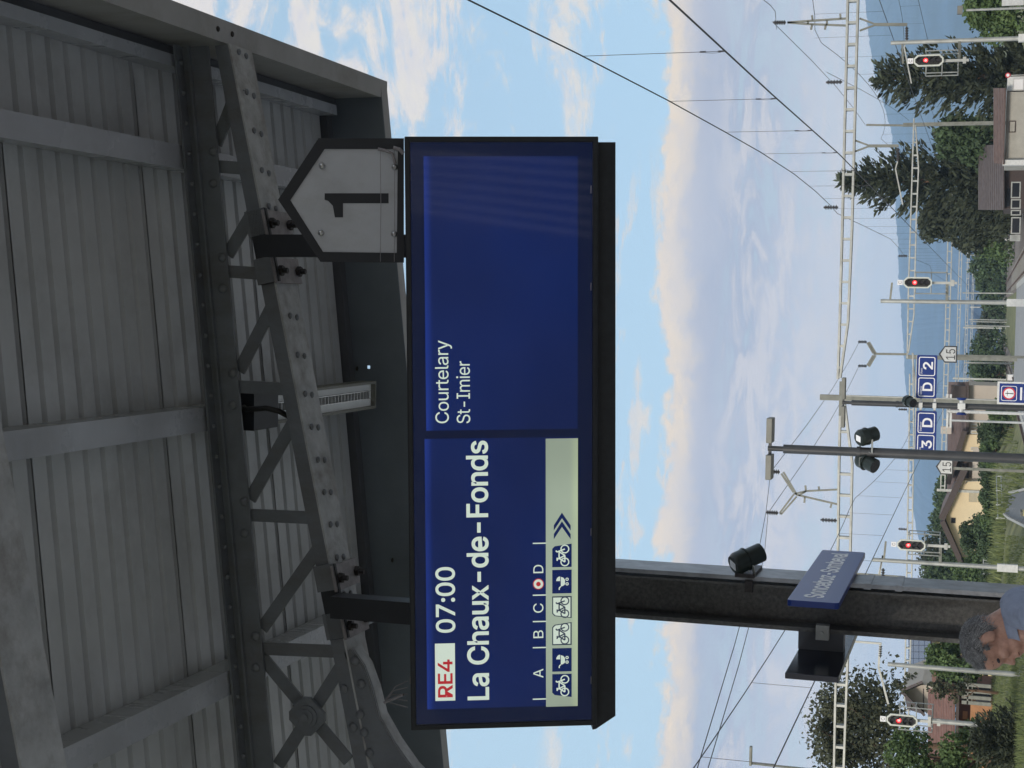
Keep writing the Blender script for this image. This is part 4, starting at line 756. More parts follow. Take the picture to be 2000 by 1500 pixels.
def loopline(pts, r, closed=False, n=5):
    mb = MB(); pp = [BF.p(u, v, -.0070) for u, v in pts]
    for i in range(len(pp)-(0 if closed else 1)):
        a, b_ = pp[i], pp[(i+1) % len(pp)]; mb.bar(a, b_, r*2, .0006, up=en)
    return mb
def bike(uc, vc, k, m, par):
    mb = MB()
    for s in (-1, 1):
        c = circ(uc+s*k*.5, vc-k*.22, k*.30, 16); mb.v += []
        for l in (loopline(c, k*.045, True),): mb.add(l.v, l.f)
    P = lambda a, b_: (uc+a*k, vc+b_*k)
    for seg in ([P(-.5, -.22), P(-.22, .22), P(.30, .22), P(0, -.22), P(-.5, -.22)], [P(0, -.22), P(-.22, .22), P(-.28, .36)], [P(-.4, .37), P(-.16, .37)], [P(.5, -.22), P(.28, .40), P(.40, .46)]):
        l = loopline(seg, k*.05); mb.add(l.v, l.f)
    return mb.obj('bicycle_symbol', m, par)
def pram(uc, vc, k, m, par):
    mb = MB(); P = lambda a, b_: BF.p(uc+a*k, vc+b_*k, -.0068)
    body = [P(-.42, .10), P(.42, .10), P(.34, -.12), P(.16, -.26), P(-.24, -.26), P(-.38, -.08)]; mb.prism(body, en*-.0006)
    hood = [P(.06, .16)]+[P(.06+.40*math.cos(math.radians(a)), .16+.34*math.sin(math.radians(a))) for a in range(0, 95, 15)]; mb.prism(hood, en*-.0006)
    for s in (-.2, .2):
        l = loopline(circ(uc+s*k, vc-.44*k, .105*k, 12), k*.04, True); mb.add(l.v, l.f)
    l = loopline([(uc-.42*k, vc+.1*k), (uc-.55*k, vc+.24*k), (uc-.72*k, vc+.24*k)], k*.045); mb.add(l.v, l.f)
    return mb.obj('pram_symbol', m, par)
for ya_, yb, cut, kd in ((1317.5, 1363, 'L', 'bn'), (1267, 1312.7, '', 'pn'), (1216.5, 1261, 'R', 'bw'), (1165.5, 1208.5, 'L', 'bw'), (1113.8, 1159.9, '', 'pn'), (1063, 1108.5, 'R', 'bn')):
    pol = carpoly(1079, ya_, 1117, yb, cut); cu_, cv_ = q4(1079, ya_, 1117, yb)[0::2], q4(1079, ya_, 1117, yb)[1::2]
    uc, vc = sum(cu_)/2, sum(cv_)/2
    if kd[1] == 'n': c = flat(BF, pol, M['scr'], 'coach_symbol', s1, -.0080)
    else:
        c = flat(BF, pol, M['scrdk'], 'coach_symbol', s1, -.0080); flat(BF, shrink(pol, .0045), M['scrtxt'], 'coach_fill', c, -.0074)
    mm = M['scrtxt'] if kd[1] == 'n' else M['scrdk']
    (bike if kd[0] == 'b' else pram)(uc, vc, .052 if kd[0] == 'b' else .046, mm, c)
for k in range(2):
    ys_ = 1054-k*17; pts_ = []
    for x, y in ((1082, ys_), (1098, ys_-24), (1115, ys_), (1115, ys_-10), (1098, ys_-36+1), (1082, ys_-10)): pts_.append(hb(x, y))
    a = MB(); d = -.0080
    a.prism([BF.p(*pts_[i], d) for i in (0, 1, 4, 5)], en*-.0006); a.prism([BF.p(*pts_[i], d) for i in (1, 2, 3, 4)], en*-.0006)
    a.obj('chevron', M['scr'], s1)
# thin glass in front
gl = bpy.data.materials.new('front_glass'); gl.use_nodes = True; t_ = gl.node_tree; t_.nodes.clear()
tr = N('ShaderNodeBsdfTransparent', t_); gs = N('ShaderNodeBsdfGlossy', t_); gs.inputs['Roughness'].default_value = .04; fz = N('ShaderNodeFresnel', t_); fz.inputs[0].default_value = 1.5
mxs = N('ShaderNodeMixShader', t_); om = N('ShaderNodeOutputMaterial', t_); L(math_('MULTIPLY', fz.outputs[0], .55, tree=t_), mxs.inputs[0], t_); L(tr.outputs[0], mxs.inputs[1], t_); L(gs.outputs[0], mxs.inputs[2], t_); L(mxs.outputs[0], om.inputs[0], t_)
flat(BF, bpoly(-W2+.0215, -H2+.0215, W2-.0215, H2-.0215), gl, 'front_glass', brd, -.002, .0008)
clip = MB().box((0, 0, 0), (.03, .003, .003)).mesh('clip', M['plate'])
for x, y in ((801, 1100), (801, 1330), (801, 640), (801, 345), (1155, 1330), (1155, 1040), (1155, 370), (1155, 560), (801, 860)):
    u, v = hb(x, y); link(clip, 'clip', brd, tuple(BF.p(u, v, -.009)))
# hanging arms and their clamps on the truss
for (xa, ya_) in ((700, 1188), (560, 480)):
    X = aty(xa, ya_, 6.1).x; zt_ = zb(X)-.02; zl = 3.62
    MB().box((X, 6.12, (zt_+zl)/2), (.095, .10, zt_-zl)).obj('hanging_arm', M['dark'], brd)
    MB().box((X, 5.98, zl+.02), (.095, .34, .06)).obj('arm_foot', M['dark'], brd)
    for s in (-1, 1):
        c = X+s*.105; R = Matrix.Rotation(-math.atan(.221), 3, 'Y')
        pp = MB().box((c, 6.30, zb(c)-.014), (.115, .26, .012), R).obj('clamp_plate', M['plate'], brd)
        MB().box((c, 6.187, zb(c)+.03), (.115, .014, .10), R).obj('clamp_lip', M['steel'], brd)
        for dy_ in (-.085, .10):
            b_ = MB().tube((c, 6.30+dy_, zb(c)-.062), (c, 6.30+dy_, zb(c)-.019), .013, n=6).tube((c, 6.30+dy_, zb(c)-.040), (c, 6.30+dy_, zb(c)-.021), .024, n=6)
            b_.obj('bolt', M['boltd'], pp)
    MB().box((X, 6.189, zb(X)+.02), (.33, .018, .09), Matrix.Rotation(-math.atan(.221), 3, 'Y')).obj('clamp_bar', M['dark'], brd)

# ================================================================== TRACK NUMBER SIGN
SF = Frame(BF.p(0, 0, -.05), ex, ey, en)
def sh(x, y): return SF.hit(x, y)
tn = thing('track_number_sign', 'house shaped grey sign with black rim and number 1, on the display', 'track sign', tuple(SF.p(*sh(789, 390))))
out = [sh(x, y) for x, y in ((789, 270), (622, 270), (543, 390), (626, 511.5), (789, 513))]
inn = [sh(x, y) for x, y in ((777, 291), (634, 291), (567, 391), (631, 492), (775, 494))]
MB().prism([SF.p(u, v, -.004) for u, v in inn], en*-.03).obj('panel', M['signwhite'], tn)
MB().ring([SF.p(u, v, 0) for u, v in out], [SF.p(u, v, 0) for u, v in inn], en*-.04).obj('rim', M['signblack'], tn)
d1 = [(759, 377.5), (634, 377.5), (634, 390), (641, 392.5), (650, 402), (654, 424.5), (670, 424.5), (670, 397), (759, 397)]
MB().prism([SF.p(*sh(x, y), -.0025) for x, y in d1], en*-.001).obj('numeral', M['signblack'], tn)
scm = MB().ball((0, 0, 0), .0125, 10, 5).mesh('screw', M['screw'], True)
for x, y in ((629, 324), (627, 455), (771, 326), (770, 457)):
    u, v = sh(x, y); link(scm, 'screw', tn, tuple(SF.p(u, v, -.001)))
w = MB()
for xx in (743, 770):
    w.path([SF.p(*sh(xx, 290), .02), SF.p(*sh(xx+1, 400), .02), SF.p(*sh(xx, 511), .02)], .0012, 4)
w.path([SF.p(*sh(xx, yy), .01) for xx, yy in ((738, 291), (752, 294), (766, 300), (772, 320))], .006, 6)
w.path([SF.p(*sh(xx, yy), .012) for xx, yy in ((768, 289), (780, 292), (788, 300))], .008, 6)
w.obj('tension_wire', M['plate'], tn)
# bird wires tied at the left
w = MB()
for k in range(5):
    w.path([BF.p(*hb(796, 1345+k*13), -.1), BF.p(*hb(772-k*3, 1362+k*8), -.14), BF.p(*hb(752, 1392), -.16)], .0022, 4)
w.path([BF.p(*hb(788, 1372), -.1), BF.p(*hb(765, 1385), -.12), BF.p(*hb(750, 1394), -.14)], .006, 6)
w.obj('tie_wires', M['plate'], brd)

# ================================================================== LUMINAIRE
lz = 4.88
la, lb_ = atz(535, 770, lz), atz(735, 742, lz); lc, ld = atz(735, 798, lz), atz(535, 828, lz)
lx0 = (lc.x+ld.x)/2; lx1 = (la.x+lb_.x)/2; ly0 = la.y; ly1 = lb_.y
lum = thing('linear_luminaire', 'long white louvred canopy light behind the truss', 'ceiling light', ((lx0+lx1)/2, (ly0+ly1)/2, lz))
wd = .014
MB().ring([(lx0, ly0, lz), (lx1, ly0, lz), (lx1, ly1, lz), (lx0, ly1, lz)], [(lx0+wd, ly0+wd, lz), (lx1-wd, ly0+wd, lz), (lx1-wd, ly1-wd, lz), (lx0+wd, ly1-wd, lz)], (0, 0, .09)).obj('body', M['lamp'], lum)
MB().box(((lx0+lx1)/2, (ly0+ly1)/2, lz+.03), (lx1-lx0-2*wd, ly1-ly0-2*wd, .008)).obj('diffuser', M['led'], lum)
lm = MB(); xm = (lx0+lx1)/2; 
for s in (-.018, .024): lm.box((xm+s, (ly0+ly1)/2, lz+.018), (.003, ly1-ly0-.1, .022))
k = ly0+.06
while k < ly1-.05: lm.box((xm+.003, k, lz+.018), (.042, .004, .022)); k += .042
lm.obj('louvre', M['louvre'], lum)
MB().box((xm+.003, (ly0+ly1)/2, lz+.0255), (.046, ly1-ly0-.09, .001)).obj('louvre_back', M['gutter'], lum)
MB().box((xm, ly0-.13, lz+.03), (lx1-lx0+.02, .25, .11)).obj('ballast_box', M['dark'], lum)
MB().box((xm, (ly0+ly1)/2, (lz+zs(xm)+.09)/2+.01), (.04, ly1-ly0-.2, zs(xm)-lz-.10)).obj('hanger', M['gutter'], lum)
tag(MB().path([aty(476, 795, 6.27), aty(480, 800, 6.25), aty(520, 797, 6.25), aty(545, 803, 6.26), aty(562, 812, 6.3), aty(572, 822, 6.35)], .013, 8).obj('black_cable', M['cable'], None, True), 'thick black cable looping below the top chord beside the canopy light', 'cable')

# ================================================================== STATION NAME SIGNS (parallel to the tracks)
def namesign(c4, side, label, front):
    near = atx(*c4[3], side); fart = atx(*c4[0], side); nb_ = atx(*c4[2], side)
    return near, fart, nb_
XR = xw1+.03
XR = xw1+.035; n1 = atx(1537, 1171.4, XR); f1 = atx(1601.4, 1073.4, XR); n2 = atx(1639, 1177.8, XR)
ztop, zbot = n1.z, n2.z; y0, y1 = n1.y, f1.y
NF = Frame((XR, y0, zbot), (0, 1, 0), (0, 0, 1), (1, 0, 0))
ns = thing('station_name_sign', 'blue enamel station name sign reading Sonceboz-Sombeval on the track side of the pillar', 'station sign', (XR, (y0+y1)/2, zbot))
LN, HN = y1-y0, ztop-zbot
bevel(MB().prism([NF.p(u, v, 0) for u, v in rrect(0, 0, LN, HN, .02, 3)], (-.03, 0, 0)).obj('panel', M['navy'], ns), .003)
text('Sonceboz-Sombeval', NF, LN*.06, HN*.36, LN*.88, HN*.36, M['white'], 'station_name', ns, .02, d=.0006, depth=.0003, gap=-.02)
MB().box((XR-.035, PY+.05, (ztop+zbot)/2), (.03, .06, HN*.7)).obj('bracket', M['galv'], ns)
l1 = aty(1533, 1313.6, 7.45); XL = l1.x; lf = atx(1574.8, 1252, XL); l2 = atx(1636, 1327.6, XL)
nl = thing('station_name_sign', 'second name sign seen from its black back, left of the pillar', 'station sign', (XL, l1.y, l2.z))
bevel(MB().box((XL-.015, (l1.y+lf.y+.45)/2, (l1.z+l2.z)/2), (.03, lf.y+.45-l1.y, l1.z-l2.z)).obj('panel', M['signback'], nl), .004)
MB().box(((XL+xw0)/2+.0, PY+.10, (l1.z+l2.z)/2+.015), (xw0-XL, .10, (l1.z-l2.z)*.9)).obj('bracket', M['gutter'], nl)
MB().box((xw0+.01, PY-.02, (l1.z+l2.z)/2), (.075, .05, .065)).tube((xw0+.01, PY-.07, (l1.z+l2.z)/2), (xw0+.01, PY-.04, (l1.z+l2.z)/2), .01).obj('clamp', M['galv'], nl)

# ================================================================== SPOTLIGHTS
def spotlight(c, aim, r, l, label, mount, group=None):
    c = Vector(c); aim = Vector(aim).normalized()
    t = thing('spotlight', label, 'spotlight', tuple(c), group)
    b = MB(); b.tube(c-aim*l*.42, c-aim*l*.30, r*.80, r*.98, 20); b.tube(c-aim*l*.30, c, r*.98, r*.98, 20); b.tube(c, c+aim*l*.5, r*.84, r*.84, 20); b.tube(c-aim*l*.02, c+aim*l*.02, r*1.04, r*1.04, 20)
    autosmooth(b.obj('lamp_housing', M['spot'], t).data)
    MB().tube(c+aim*l*.46, c+aim*l*.505, r*.72, n=20).obj('lens', M['glassd'], t)
    sd2 = aim.cross(Vector((0, 0, 1))).normalized(); u2 = sd2.cross(aim)
    k = c-aim*l*.425; MB().prism([k+sd2*a*r*.36+u2*b2*r*.40 for a, b2 in ((-1, -1), (1, -1), (1, 1), (-1, 1))], -aim*.003).obj('rating_plate', M['white'], t)
    m = Vector(mount); d = (m-c); d.normalize()
    br = MB()
    for s in (-1, 1):
        e = c+sd2*s*r*1.08 if abs(d.dot(sd2)) < .5 else c+u2*s*r*1.08
        br.bar(e, e+d*(m-c).length*.86, r*.28, .006, up=aim)
    q = c+d*(m-c).length*.86
    perp = sd2 if abs(d.dot(sd2)) < .5 else u2
    br.bar(q-perp*r*1.1, q+perp*r*1.1, r*.28, .006, up=d); br.bar(q, m, r*.5, r*.5)
    br.obj('yoke', M['galv'], t); return t
sc_ = aty(1457, 1092, 7.95)
spotlight(sc_, (.34, .58, -.74), .060, .19, 'black cylindrical spotlight on a steel yoke at the right flange of the pillar', (xw1+.005, 8.02, sc_.z+.0))
MB().box((xw1+.008, 8.06, sc_.z), (.02, .30, .10)).box((xw1-.05, 7.94, sc_.z-.02), (.06, .03, .04)).obj('mounting_clamp', M['boltd'], pil)
# ================================================================== LAMP MASTS
def lampmast(x0, y0p, Y, label, arm_w, heads, dia):
    top = aty(x0, y0p, Y)
    t = thing('lamp_mast', label, 'lamp post', (top.x, Y, 0))
    b = MB(); b.tube((top.x, Y, -.3), (top.x, Y, top.z-1.5), dia/2, n=16, caps=False); b.tube((top.x, Y, top.z-1.5), (top.x, Y, top.z-.26), dia*.46, n=16); b.tube((top.x, Y, top.z-.26), (top.x, Y, top.z), dia*.27, n=12)
    autosmooth(b.obj('pole', M['mast'], t).data)
    for z in (top.z-1.5, ):
        MB().tube((top.x, Y, z-.03), (top.x, Y, z+.03), dia*.56, n=16).obj('collar', M['mast'], t)
    for s in (-1, 1):
        h = MB(); h.box((top.x+s*(.10+arm_w/2), Y, top.z-.035), (arm_w, .34, .10)); bevel(h.obj('lamp_head', M['lamp'], t), .012)
        MB().box((top.x+s*.06, Y, top.z-.035), (.10, .05, .05)).obj('head_arm', M['mast'], t)
    return t, top
mA, tA = lampmast(1500, 875.5, 26, 'nearer dark lamp mast with two flat grey lamp heads and a pair of spotlights', .42, 2, .165)
mB, tB = lampmast(1645, 786, 44, 'farther dark lamp mast carrying the D 2 and 3 D sector signs', .60, 2, .165)
for yy, s in ((852, 1), (902, -1)):
    c = aty(1692, yy, 26); ax = tA.x+.03*0
    spotlight(c, (.22, .62, -.72) if s > 0 else (-.30, -.50, -.78), .145, .38, 'black spotlight on the right side of the nearer lamp mast' if s > 0 else 'black spotlight on the left side of the nearer lamp mast', (ax, 26, c.z))
c = aty(1776, 779, 43.8); spotlight(c+Vector((-.06, -.15, 0)), (-.2, -.7, -.6), .15, .38, 'black spotlight in front of the farther lamp mast above the sector signs', (tB.x, 44, c.z))
# sector / track signs at mast B
def sector(ya_, yb, xa, xb, order, label):
    Y = 43.9; a, b = aty(xa, yb, Y), aty(xb, ya_, Y); Wd, Hd = b.x-a.x, a.z-b.z
    F = Frame((a.x, Y, b.z), (1, 0, 0), (0, 0, 1), (0, -1, 0)); t = thing('sector_sign', label, 'station sign', (a.x+Wd/2, Y, b.z))
    bevel(MB().prism([F.p(u, v, 0) for u, v in rrect(0, 0, Wd, Hd, .03, 2)], (0, .05, 0)).obj('panel', M['navy'], t), .004)
    MB().prism([F.p(u, v, 0.004) for u, v in ((-.0, Hd), (Wd, Hd), (Wd, Hd+.018), (0, Hd+.018))], (0, .06, 0)).obj('top_rail', M['galv'], t)
    m = .05; h = Hd-2*m; w = (Wd-3*m)/2
    for i, ch in enumerate(order):
        u = m+i*(w+m)
        o = rrect(u, m, u+w, m+h, .05); ii = rrect(u+.022, m+.022, u+w-.022, m+h-.022, .035); outline(F, o, ii, M['white'], 'border_line', t)
        text(ch, F, u+w*(.30 if ch == 'D' else .34), m+h*.16, w*(.45 if ch == 'D' else .40), h*.56, M['white'], 'sign_letter', t, .018)
        if ch == 'D': text('Sektor', F, u+w*.10, m+h*.77, w*.46, h*.11, M['white'], 'sign_caption', t)
        else: text('Gleis', F, u+w*.10, m+h*.77, w*.30, h*.11, M['white'], 'sign_caption', t)
    return t, a, b
st, a1, b1 = sector(694, 777.5, 1789, 1831, 'D2', 'blue sector sign reading D and 2 to the right of the farther lamp mast')
st2, a2, b2 = sector(803.5, 892, 1787, 1830, '3D', 'blue sector sign reading 3 and D to the left of the farther lamp mast')
for z in (a1.z-.13, a1.z-.50):
    MB().box((tB.x, 44, z), (.46, .05, .06)).box((tB.x, 43.93, z), (.14, .12, .10)).obj('sign_bracket', M['offwhite'], mB)
q = aty(1878, 793, 43.9)
lsx = thing('loudspeaker', 'white platform loudspeaker pair clamped on the farther lamp mast', 'loudspeaker', tuple(q))
MB().box(q+Vector((0, -.1, 0)), (.16, .14, .20)).tube(q+Vector((-.2, -.1, 0)), q+Vector((.16, -.1, 0)), .06).obj('body', M['offwhite'], lsx)
for s in (-1, 1): MB().tube(q+Vector((s*.17, -.1, 0)), q+Vector((s*.23, -.1, 0)), .10, .15, 14).obj('horn', M['navy'], lsx)
# information sign, bottom edge of the picture
Y = 42.5; a, b = aty(1947, 789, Y), aty(1947, 745, Y); Wd = b.x-a.x; Hd = 1.35
F = Frame((a.x, Y, a.z-Hd), (1, 0, 0), (0, 0, 1), (0, -1, 0)); t = thing('prohibition_sign', 'blue no trespassing sign with white frame and red ringed walking figure, below the mast signs', 'sign', (a.x+Wd/2, Y, 0))
MB().prism([F.p(u, v) for u, v in ((0, 0), (Wd, 0), (Wd, Hd), (0, Hd))], (0, .03, 0)).obj('frame', M['offwhite'], t)
flat(F, [(.045, .045), (Wd-.045, .045), (Wd-.045, Hd-.055), (.045, Hd-.055)], M['navy'], 'panel', t, .002)
s = Wd-.20; o = rrect(.09, Hd-.10-s, .09+s, Hd-.10, .05); outline(F, o, rrect(.105, Hd-.085-s, .075+s, Hd-.115, .04), M['white'], 'border_line', t, .004)
cu_, cv_ = .09+s/2, Hd-.10-s/2
flat(F, circ(cu_, cv_, s*.41, 28), M['redpaint'], 'red_ring', t, .005); flat(F, circ(cu_, cv_, s*.32, 28), M['white'], 'white_disc', t, .007)
fg = MB(); k = s*.32
for pl in ([(-.08, .10), (.08, .10), (.09, -.55), (.16, -.92), (.03, -.92), (0, -.4), (-.05, -.92), (-.17, -.92), (-.10, -.4)], [(-.10, .42), (.10, .42), (.10, .08), (-.10, .08)], [(-.5, .38), (.5, .38), (.5, .30), (-.5, .30)]):
    fg.prism([F.p(cu_+u*k, cv_+v*k, .009) for u, v in pl], (0, .0006, 0))
fg.prism([F.p(cu_+u*k, cv_+.60*k+v*k, .009) for u, v in circ(0, 0, .13, 10)], (0, .0006, 0)); fg.obj('walking_figure', M['black'], t)
for i in range(3): flat(F, [(.12, Hd-.23-s-i*.10), (Wd-.14-.05*(i % 2), Hd-.23-s-i*.10), (Wd-.14-.05*(i % 2), Hd-.18-s-i*.10), (.12, Hd-.18-s-i*.10)], M['white'], 'caption_line', t, .004)
for s_ in (.1, Wd-.1): MB().tube((a.x+s_, Y+.06, -.05), (a.x+s_, Y+.06, a.z-.1), .03).obj('post', M['galv'], t)
# 15 pentagon boards
def pent(yc, x0, x1, xs, y0, y1, Y, label, mast, masty):
    P = lambda x, y: aty(x, y, Y)
    pts = [P(x1, y1), P(xs, y1), P(x0, yc), P(xs, y0), P(x1, y0)]
    xl, xr = (pts[0].x+pts[1].x)/2, (pts[3].x+pts[4].x)/2; zlo = (pts[0].z+pts[4].z)/2; zm = (pts[1].z+pts[3].z)/2; zh = pts[2].z
    F = Frame((xl, Y, zlo), (1, 0, 0), (0, 0, 1), (0, -1, 0)); w, h, hs = xr-xl, zh-zlo, zm-zlo
    t = thing('stop_board', label, 'sign', (xl+w/2, Y, 0))
    o = [(0, 0), (w, 0), (w, hs), (w/2, h), (0, hs)]; k = w*.075; i_ = [(k, k), (w-k, k), (w-k, hs-k*.3), (w/2, h-k*1.5), (k, hs-k*.3)]
    MB().ring([F.p(*p_) for p_ in o], [F.p(*p_) for p_ in i_], (0, .04, 0)).obj('rim', M['mast'], t)
    MB().prism([F.p(u, v, -.004) for u, v in i_], (0, .03, 0)).obj('panel', M['offwhite'], t)
    text('15', F, w*.19, hs*.16, w*.62, hs*.72, M['black'], 'numeral', t, False, d=-.002)
    if mast: MB().box((xl+w*.42, Y+.08, (zlo-.8)/2+.1), (.10, .10, zlo+.8)).obj('post', M['galvd'], t)
    return t
pent(692.0, 1833, 1869.5, 1845, 675.5, 708.5, 62, 'house shaped white board with 15, right of the lamp masts', True, 0)
pent(912, 1827.5, 1861.5, 1838, 897, 927, 62, 'house shaped white board with 15, half hidden by the nearer lamp mast', True, 0)

# ================================================================== CATENARY PORTALS
def ladder(par, pts_top, pts_bot, Y, cw, dep, rung, nm='beam', m='galv', rungw=.09):
    T = MB()
    for pts in (pts_top, pts_bot):
        for i in range(len(pts)-1):
            a, b_ = pts[i], pts[i+1]; T.bar((a[0], Y, a[1]), (b_[0], Y, b_[1]), dep, cw)
    o = T.obj(nm, M[m], par)
    x0 = max(min(p[0] for p in pts_top), min(p[0] for p in pts_bot)); x1 = min(max(p[0] for p in pts_top), max(p[0] for p in pts_bot)); x = x0+rung*.5
    while x < x1:
        a = np.interp(x, [p[0] for p in pts_top], [p[1] for p in pts_top]); b_ = np.interp(x, [p[0] for p in pts_bot], [p[1] for p in pts_bot])
        if a-b_ > cw*1.4: MB().box((x, Y, (a+b_)/2), (rungw, dep*.8, a-b_-cw)).obj('rung', M[m], o)
        x += rung
    return o
def P2(x, y, Y): q = aty(x, y, Y); return (q.x, q.z)
def srt(l): return sorted(l)
def insulator(p, d, l, r, par, m='insul'):
    p = Vector(p); d = Vector(d).normalized(); b_ = MB(); b_.tube(p, p+d*l, r*.4, n=6)
    n = 5
    for k in range(n): c = p+d*l*(k+.8)/(n+.6); b_.tube(c-d*l*.05, c+d*l*.05, r, r*.6, 8)
    b_.obj('insulator', M[m], par)
# portal 1
Y1 = 57.0
g1 = thing('catenary_portal', 'nearest large ladder beam portal spanning all tracks at the height of the lamp heads', 'catenary portal', (-3.0, Y1, -.6), 'catenary portals across the tracks')
ladder(g1, srt([P2(1657.5, -60, Y1), P2(1645, 450, Y1), P2(1640, 640, Y1), P2(1636.5, 740, Y1)]), srt([P2(1677.5, -60, Y1), P2(1664, 450, Y1), P2(1656.5, 628, Y1), P2(1641, 738, Y1)]), Y1, .075, .34, .775)
ladder(g1, srt([P2(1642, 770, Y1), P2(1639, 900, Y1), P2(1634.5, 1240, Y1), P2(1628, 1560, Y1)]), srt([P2(1650, 790, Y1), P2(1664.5, 905, Y1), P2(1657.5, 1240, Y1), P2(1646, 1560, Y1)]), Y1, .075, .34, .775)
q = aty(1602, 774, Y1)
MB().box((q.x-.03, Y1, (q.z-.7)/2), (.20, .24, q.z+.7)).obj('mast', M['galvd'], g1); MB().box((q.x+.06, Y1, 3), (.03, .30, 7.4)).obj('mast_flange', M['galv'], g1)
MB().box((q.x-.05, Y1-.16, aty(1643, 790, Y1).z), (1.25, .08, .13)).obj('head_fitting', M['galvd'], g1)
for x, y in ((1507, 1700), ): pass
q = aty(1630, -110, Y1); MB().box((q.x, Y1, 3), (.22, .24, 7.6)).obj('mast', M['galvd'], g1)
q = aty(1630, 1640, Y1); MB().box((q.x, Y1, 3), (.22, .24, 7.6)).obj('mast', M['galvd'], g1)
def V3(x, y, Y): return aty(x, y, Y)
def linkup(pp, w, par, Y, m='galvd', nm='support'):
    b_ = MB()
    for a, c in pp: b_.bar(V3(*a, Y), V3(*c, Y), w, w)
    return b_.obj(nm, M[m], par)
fs = linkup([((1655, 36), (1578, 41)), ((1655, 50), (1578, 47)), ((1578, 41), (1538, 44)), ((1578, 47), (1538, 44)), ((1615, 39), (1615, 49)), ((1578, 41), (1578, 47)), ((1586, 30), (1587, 40)), ((1641, 27), (1642, 37)), ((1584, 58), (1586, 48)), ((1611, 58), (1613, 49))], .07, g1, Y1)
insulator(V3(1535, 44, Y1), V3(1510, 44, Y1)-V3(1535, 44, Y1), .46, .10, g1)
insulator(V3(1645, 160, Y1), (0, 0, 1), .58, .09, g1); insulator(V3(1637, 405, Y1), (0, 0, 1), .52, .09, g1); insulator(V3(1635, 1017, Y1), (0, 0, 1), .60, .09, g1)
linkup([((1637, 956), (1575, 959)), ((1575, 959), (1550, 965)), ((1636, 985), (1555, 966)), ((1575, 959), (1560, 968)), ((1550, 962), (1526, 925)), ((1556, 966), (1530, 922)), ((1550, 966), (1523, 1002)), ((1556, 970), (1526, 1004)), ((1599, 950), (1600, 957)), ((1573, 948), (1574, 958)), ((1571, 982), (1572, 970)), ((1622, 992), (1624, 984)), ((1523, 1002), (1527, 1004))], .065, g1, Y1)
insulator(V3(1523, 922, Y1), (0, 0, 1), .42, .10, g1); insulator(V3(1520, 1002, Y1), (0, 0, 1), .46, .10, g1)
for yy, xb in ((48, 1772), (285, 1755)):
    x0 = 1679 if yy < 100 else 1667
    linkup([((x0, yy-12), (x0+27, yy-2)), ((x0, yy+12), (x0+27, yy+2))], .06, g1, Y1)
    linkup([((x0+27, yy), (xb, yy))], .10, g1, Y1, 'galvd', 'drop_post')
    insulator(V3(xb-1, yy+4, Y1), V3(xb-1, yy+30, Y1)-V3(xb-1, yy, Y1), .50, .07, g1)
    linkup([((xb-2, yy+30), (xb-6, yy+45)), ((xb-6, yy+45), (xb+8, yy+115))], .045, g1, Y1, 'galv', 'steady_arm')
# steady arms left, near the pillar
linkup([((1715, 1128), (1724, 1085)), ((1724, 1085), (1716, 1140))], .05, g1, Y1, 'galv', 'steady_arm')
insulator(V3(1725, 1110, Y1-4), V3(1724, 1135, Y1-4)-V3(1725, 1110, Y1-4), .5, .07, g1)
linkup([((1668, 1120), (1768, 1127)), ((1672, 1124), (1685, 1132))], .06, g1, Y1, 'galvd')
linkup([((1671, 1139), (1727, 1142))], .09, g1, Y1, 'offwhite', 'steady_arm')
linkup([((1670, 1253), (1722, 1257)), ((1716, 1303), (1735, 1375)), ((1719, 1258), (1716, 1303))], .07, g1, Y1, 'galv', 'steady_arm')
insulator(V3(1720, 1260, Y1), V3(1719, 1284, Y1)-V3(1720, 1260, Y1), .46, .07, g1)
# portal 2
Y2 = 100.0
g2 = thing('catenary_portal', 'second ladder beam portal, seen against the blue hill just above the red signals', 'catenary portal', (-2.8, Y2, -.6), 'catenary portals across the tracks')
ladder(g2, srt([P2(1785, 232, Y2), P2(1779, 420, Y2), P2(1774.5, 560, Y2), P2(1772, 700, Y2)]), srt([P2(1788, 245, Y2), P2(1794, 330, Y2), P2(1790, 420, Y2), P2(1785, 615, Y2), P2(1774, 690, Y2)]), Y2, .08, .3, .80)
ladder(g2, srt([P2(1777, 730, Y2), P2(1775.5, 850, Y2), P2(1769, 1240, Y2), P2(1764, 1520, Y2)]), srt([P2(1783, 690, Y2), P2(1784.5, 850, Y2), P2(1779, 1240, Y2), P2(1771, 1520, Y2)]), Y2, .08, .3, .80)
q = aty(1764, 244, Y2); MB().box((q.x, Y2, (q.z-.8)/2), (.22, .25, q.z+.8)).obj('mast', M['galvd'], g2)
linkup([((1692, 244), (1765, 245))], .12, g2, Y2); 
q = aty(1770, 697, Y2); MB().box((q.x, Y2, (q.z-.8)/2), (.26, .25, q.z+.8)).obj('mast', M['galvd'], g2)
linkup([((1771, 692), (1706, 691)), ((1706, 690), (1694, 669)), ((1710, 690), (1697, 668)), ((1706, 694), (1694, 714)), ((1710, 694), (1697, 716))], .14, g2, Y2)
insulator(V3(1693, 668, Y2), (0, 0, 1), .55, .12, g2); insulator(V3(1693, 715, Y2), (0, 0, 1), .55, .12, g2)
linkup([((1782, 689), (1784, 700)), ((1782, 700), (1788, 750)), ((1788, 750), (1790, 880))], .10, g2, Y2, 'galv')
q = aty(1770, 1540, Y2); MB().box((q.x, Y2, 3), (.25, .25, 7.4)).obj('mast', M['galvd'], g2)
for yy in (500, 800, 1034): insulator(V3(1772, yy, Y2), (0, 0, 1), .55, .10, g2)
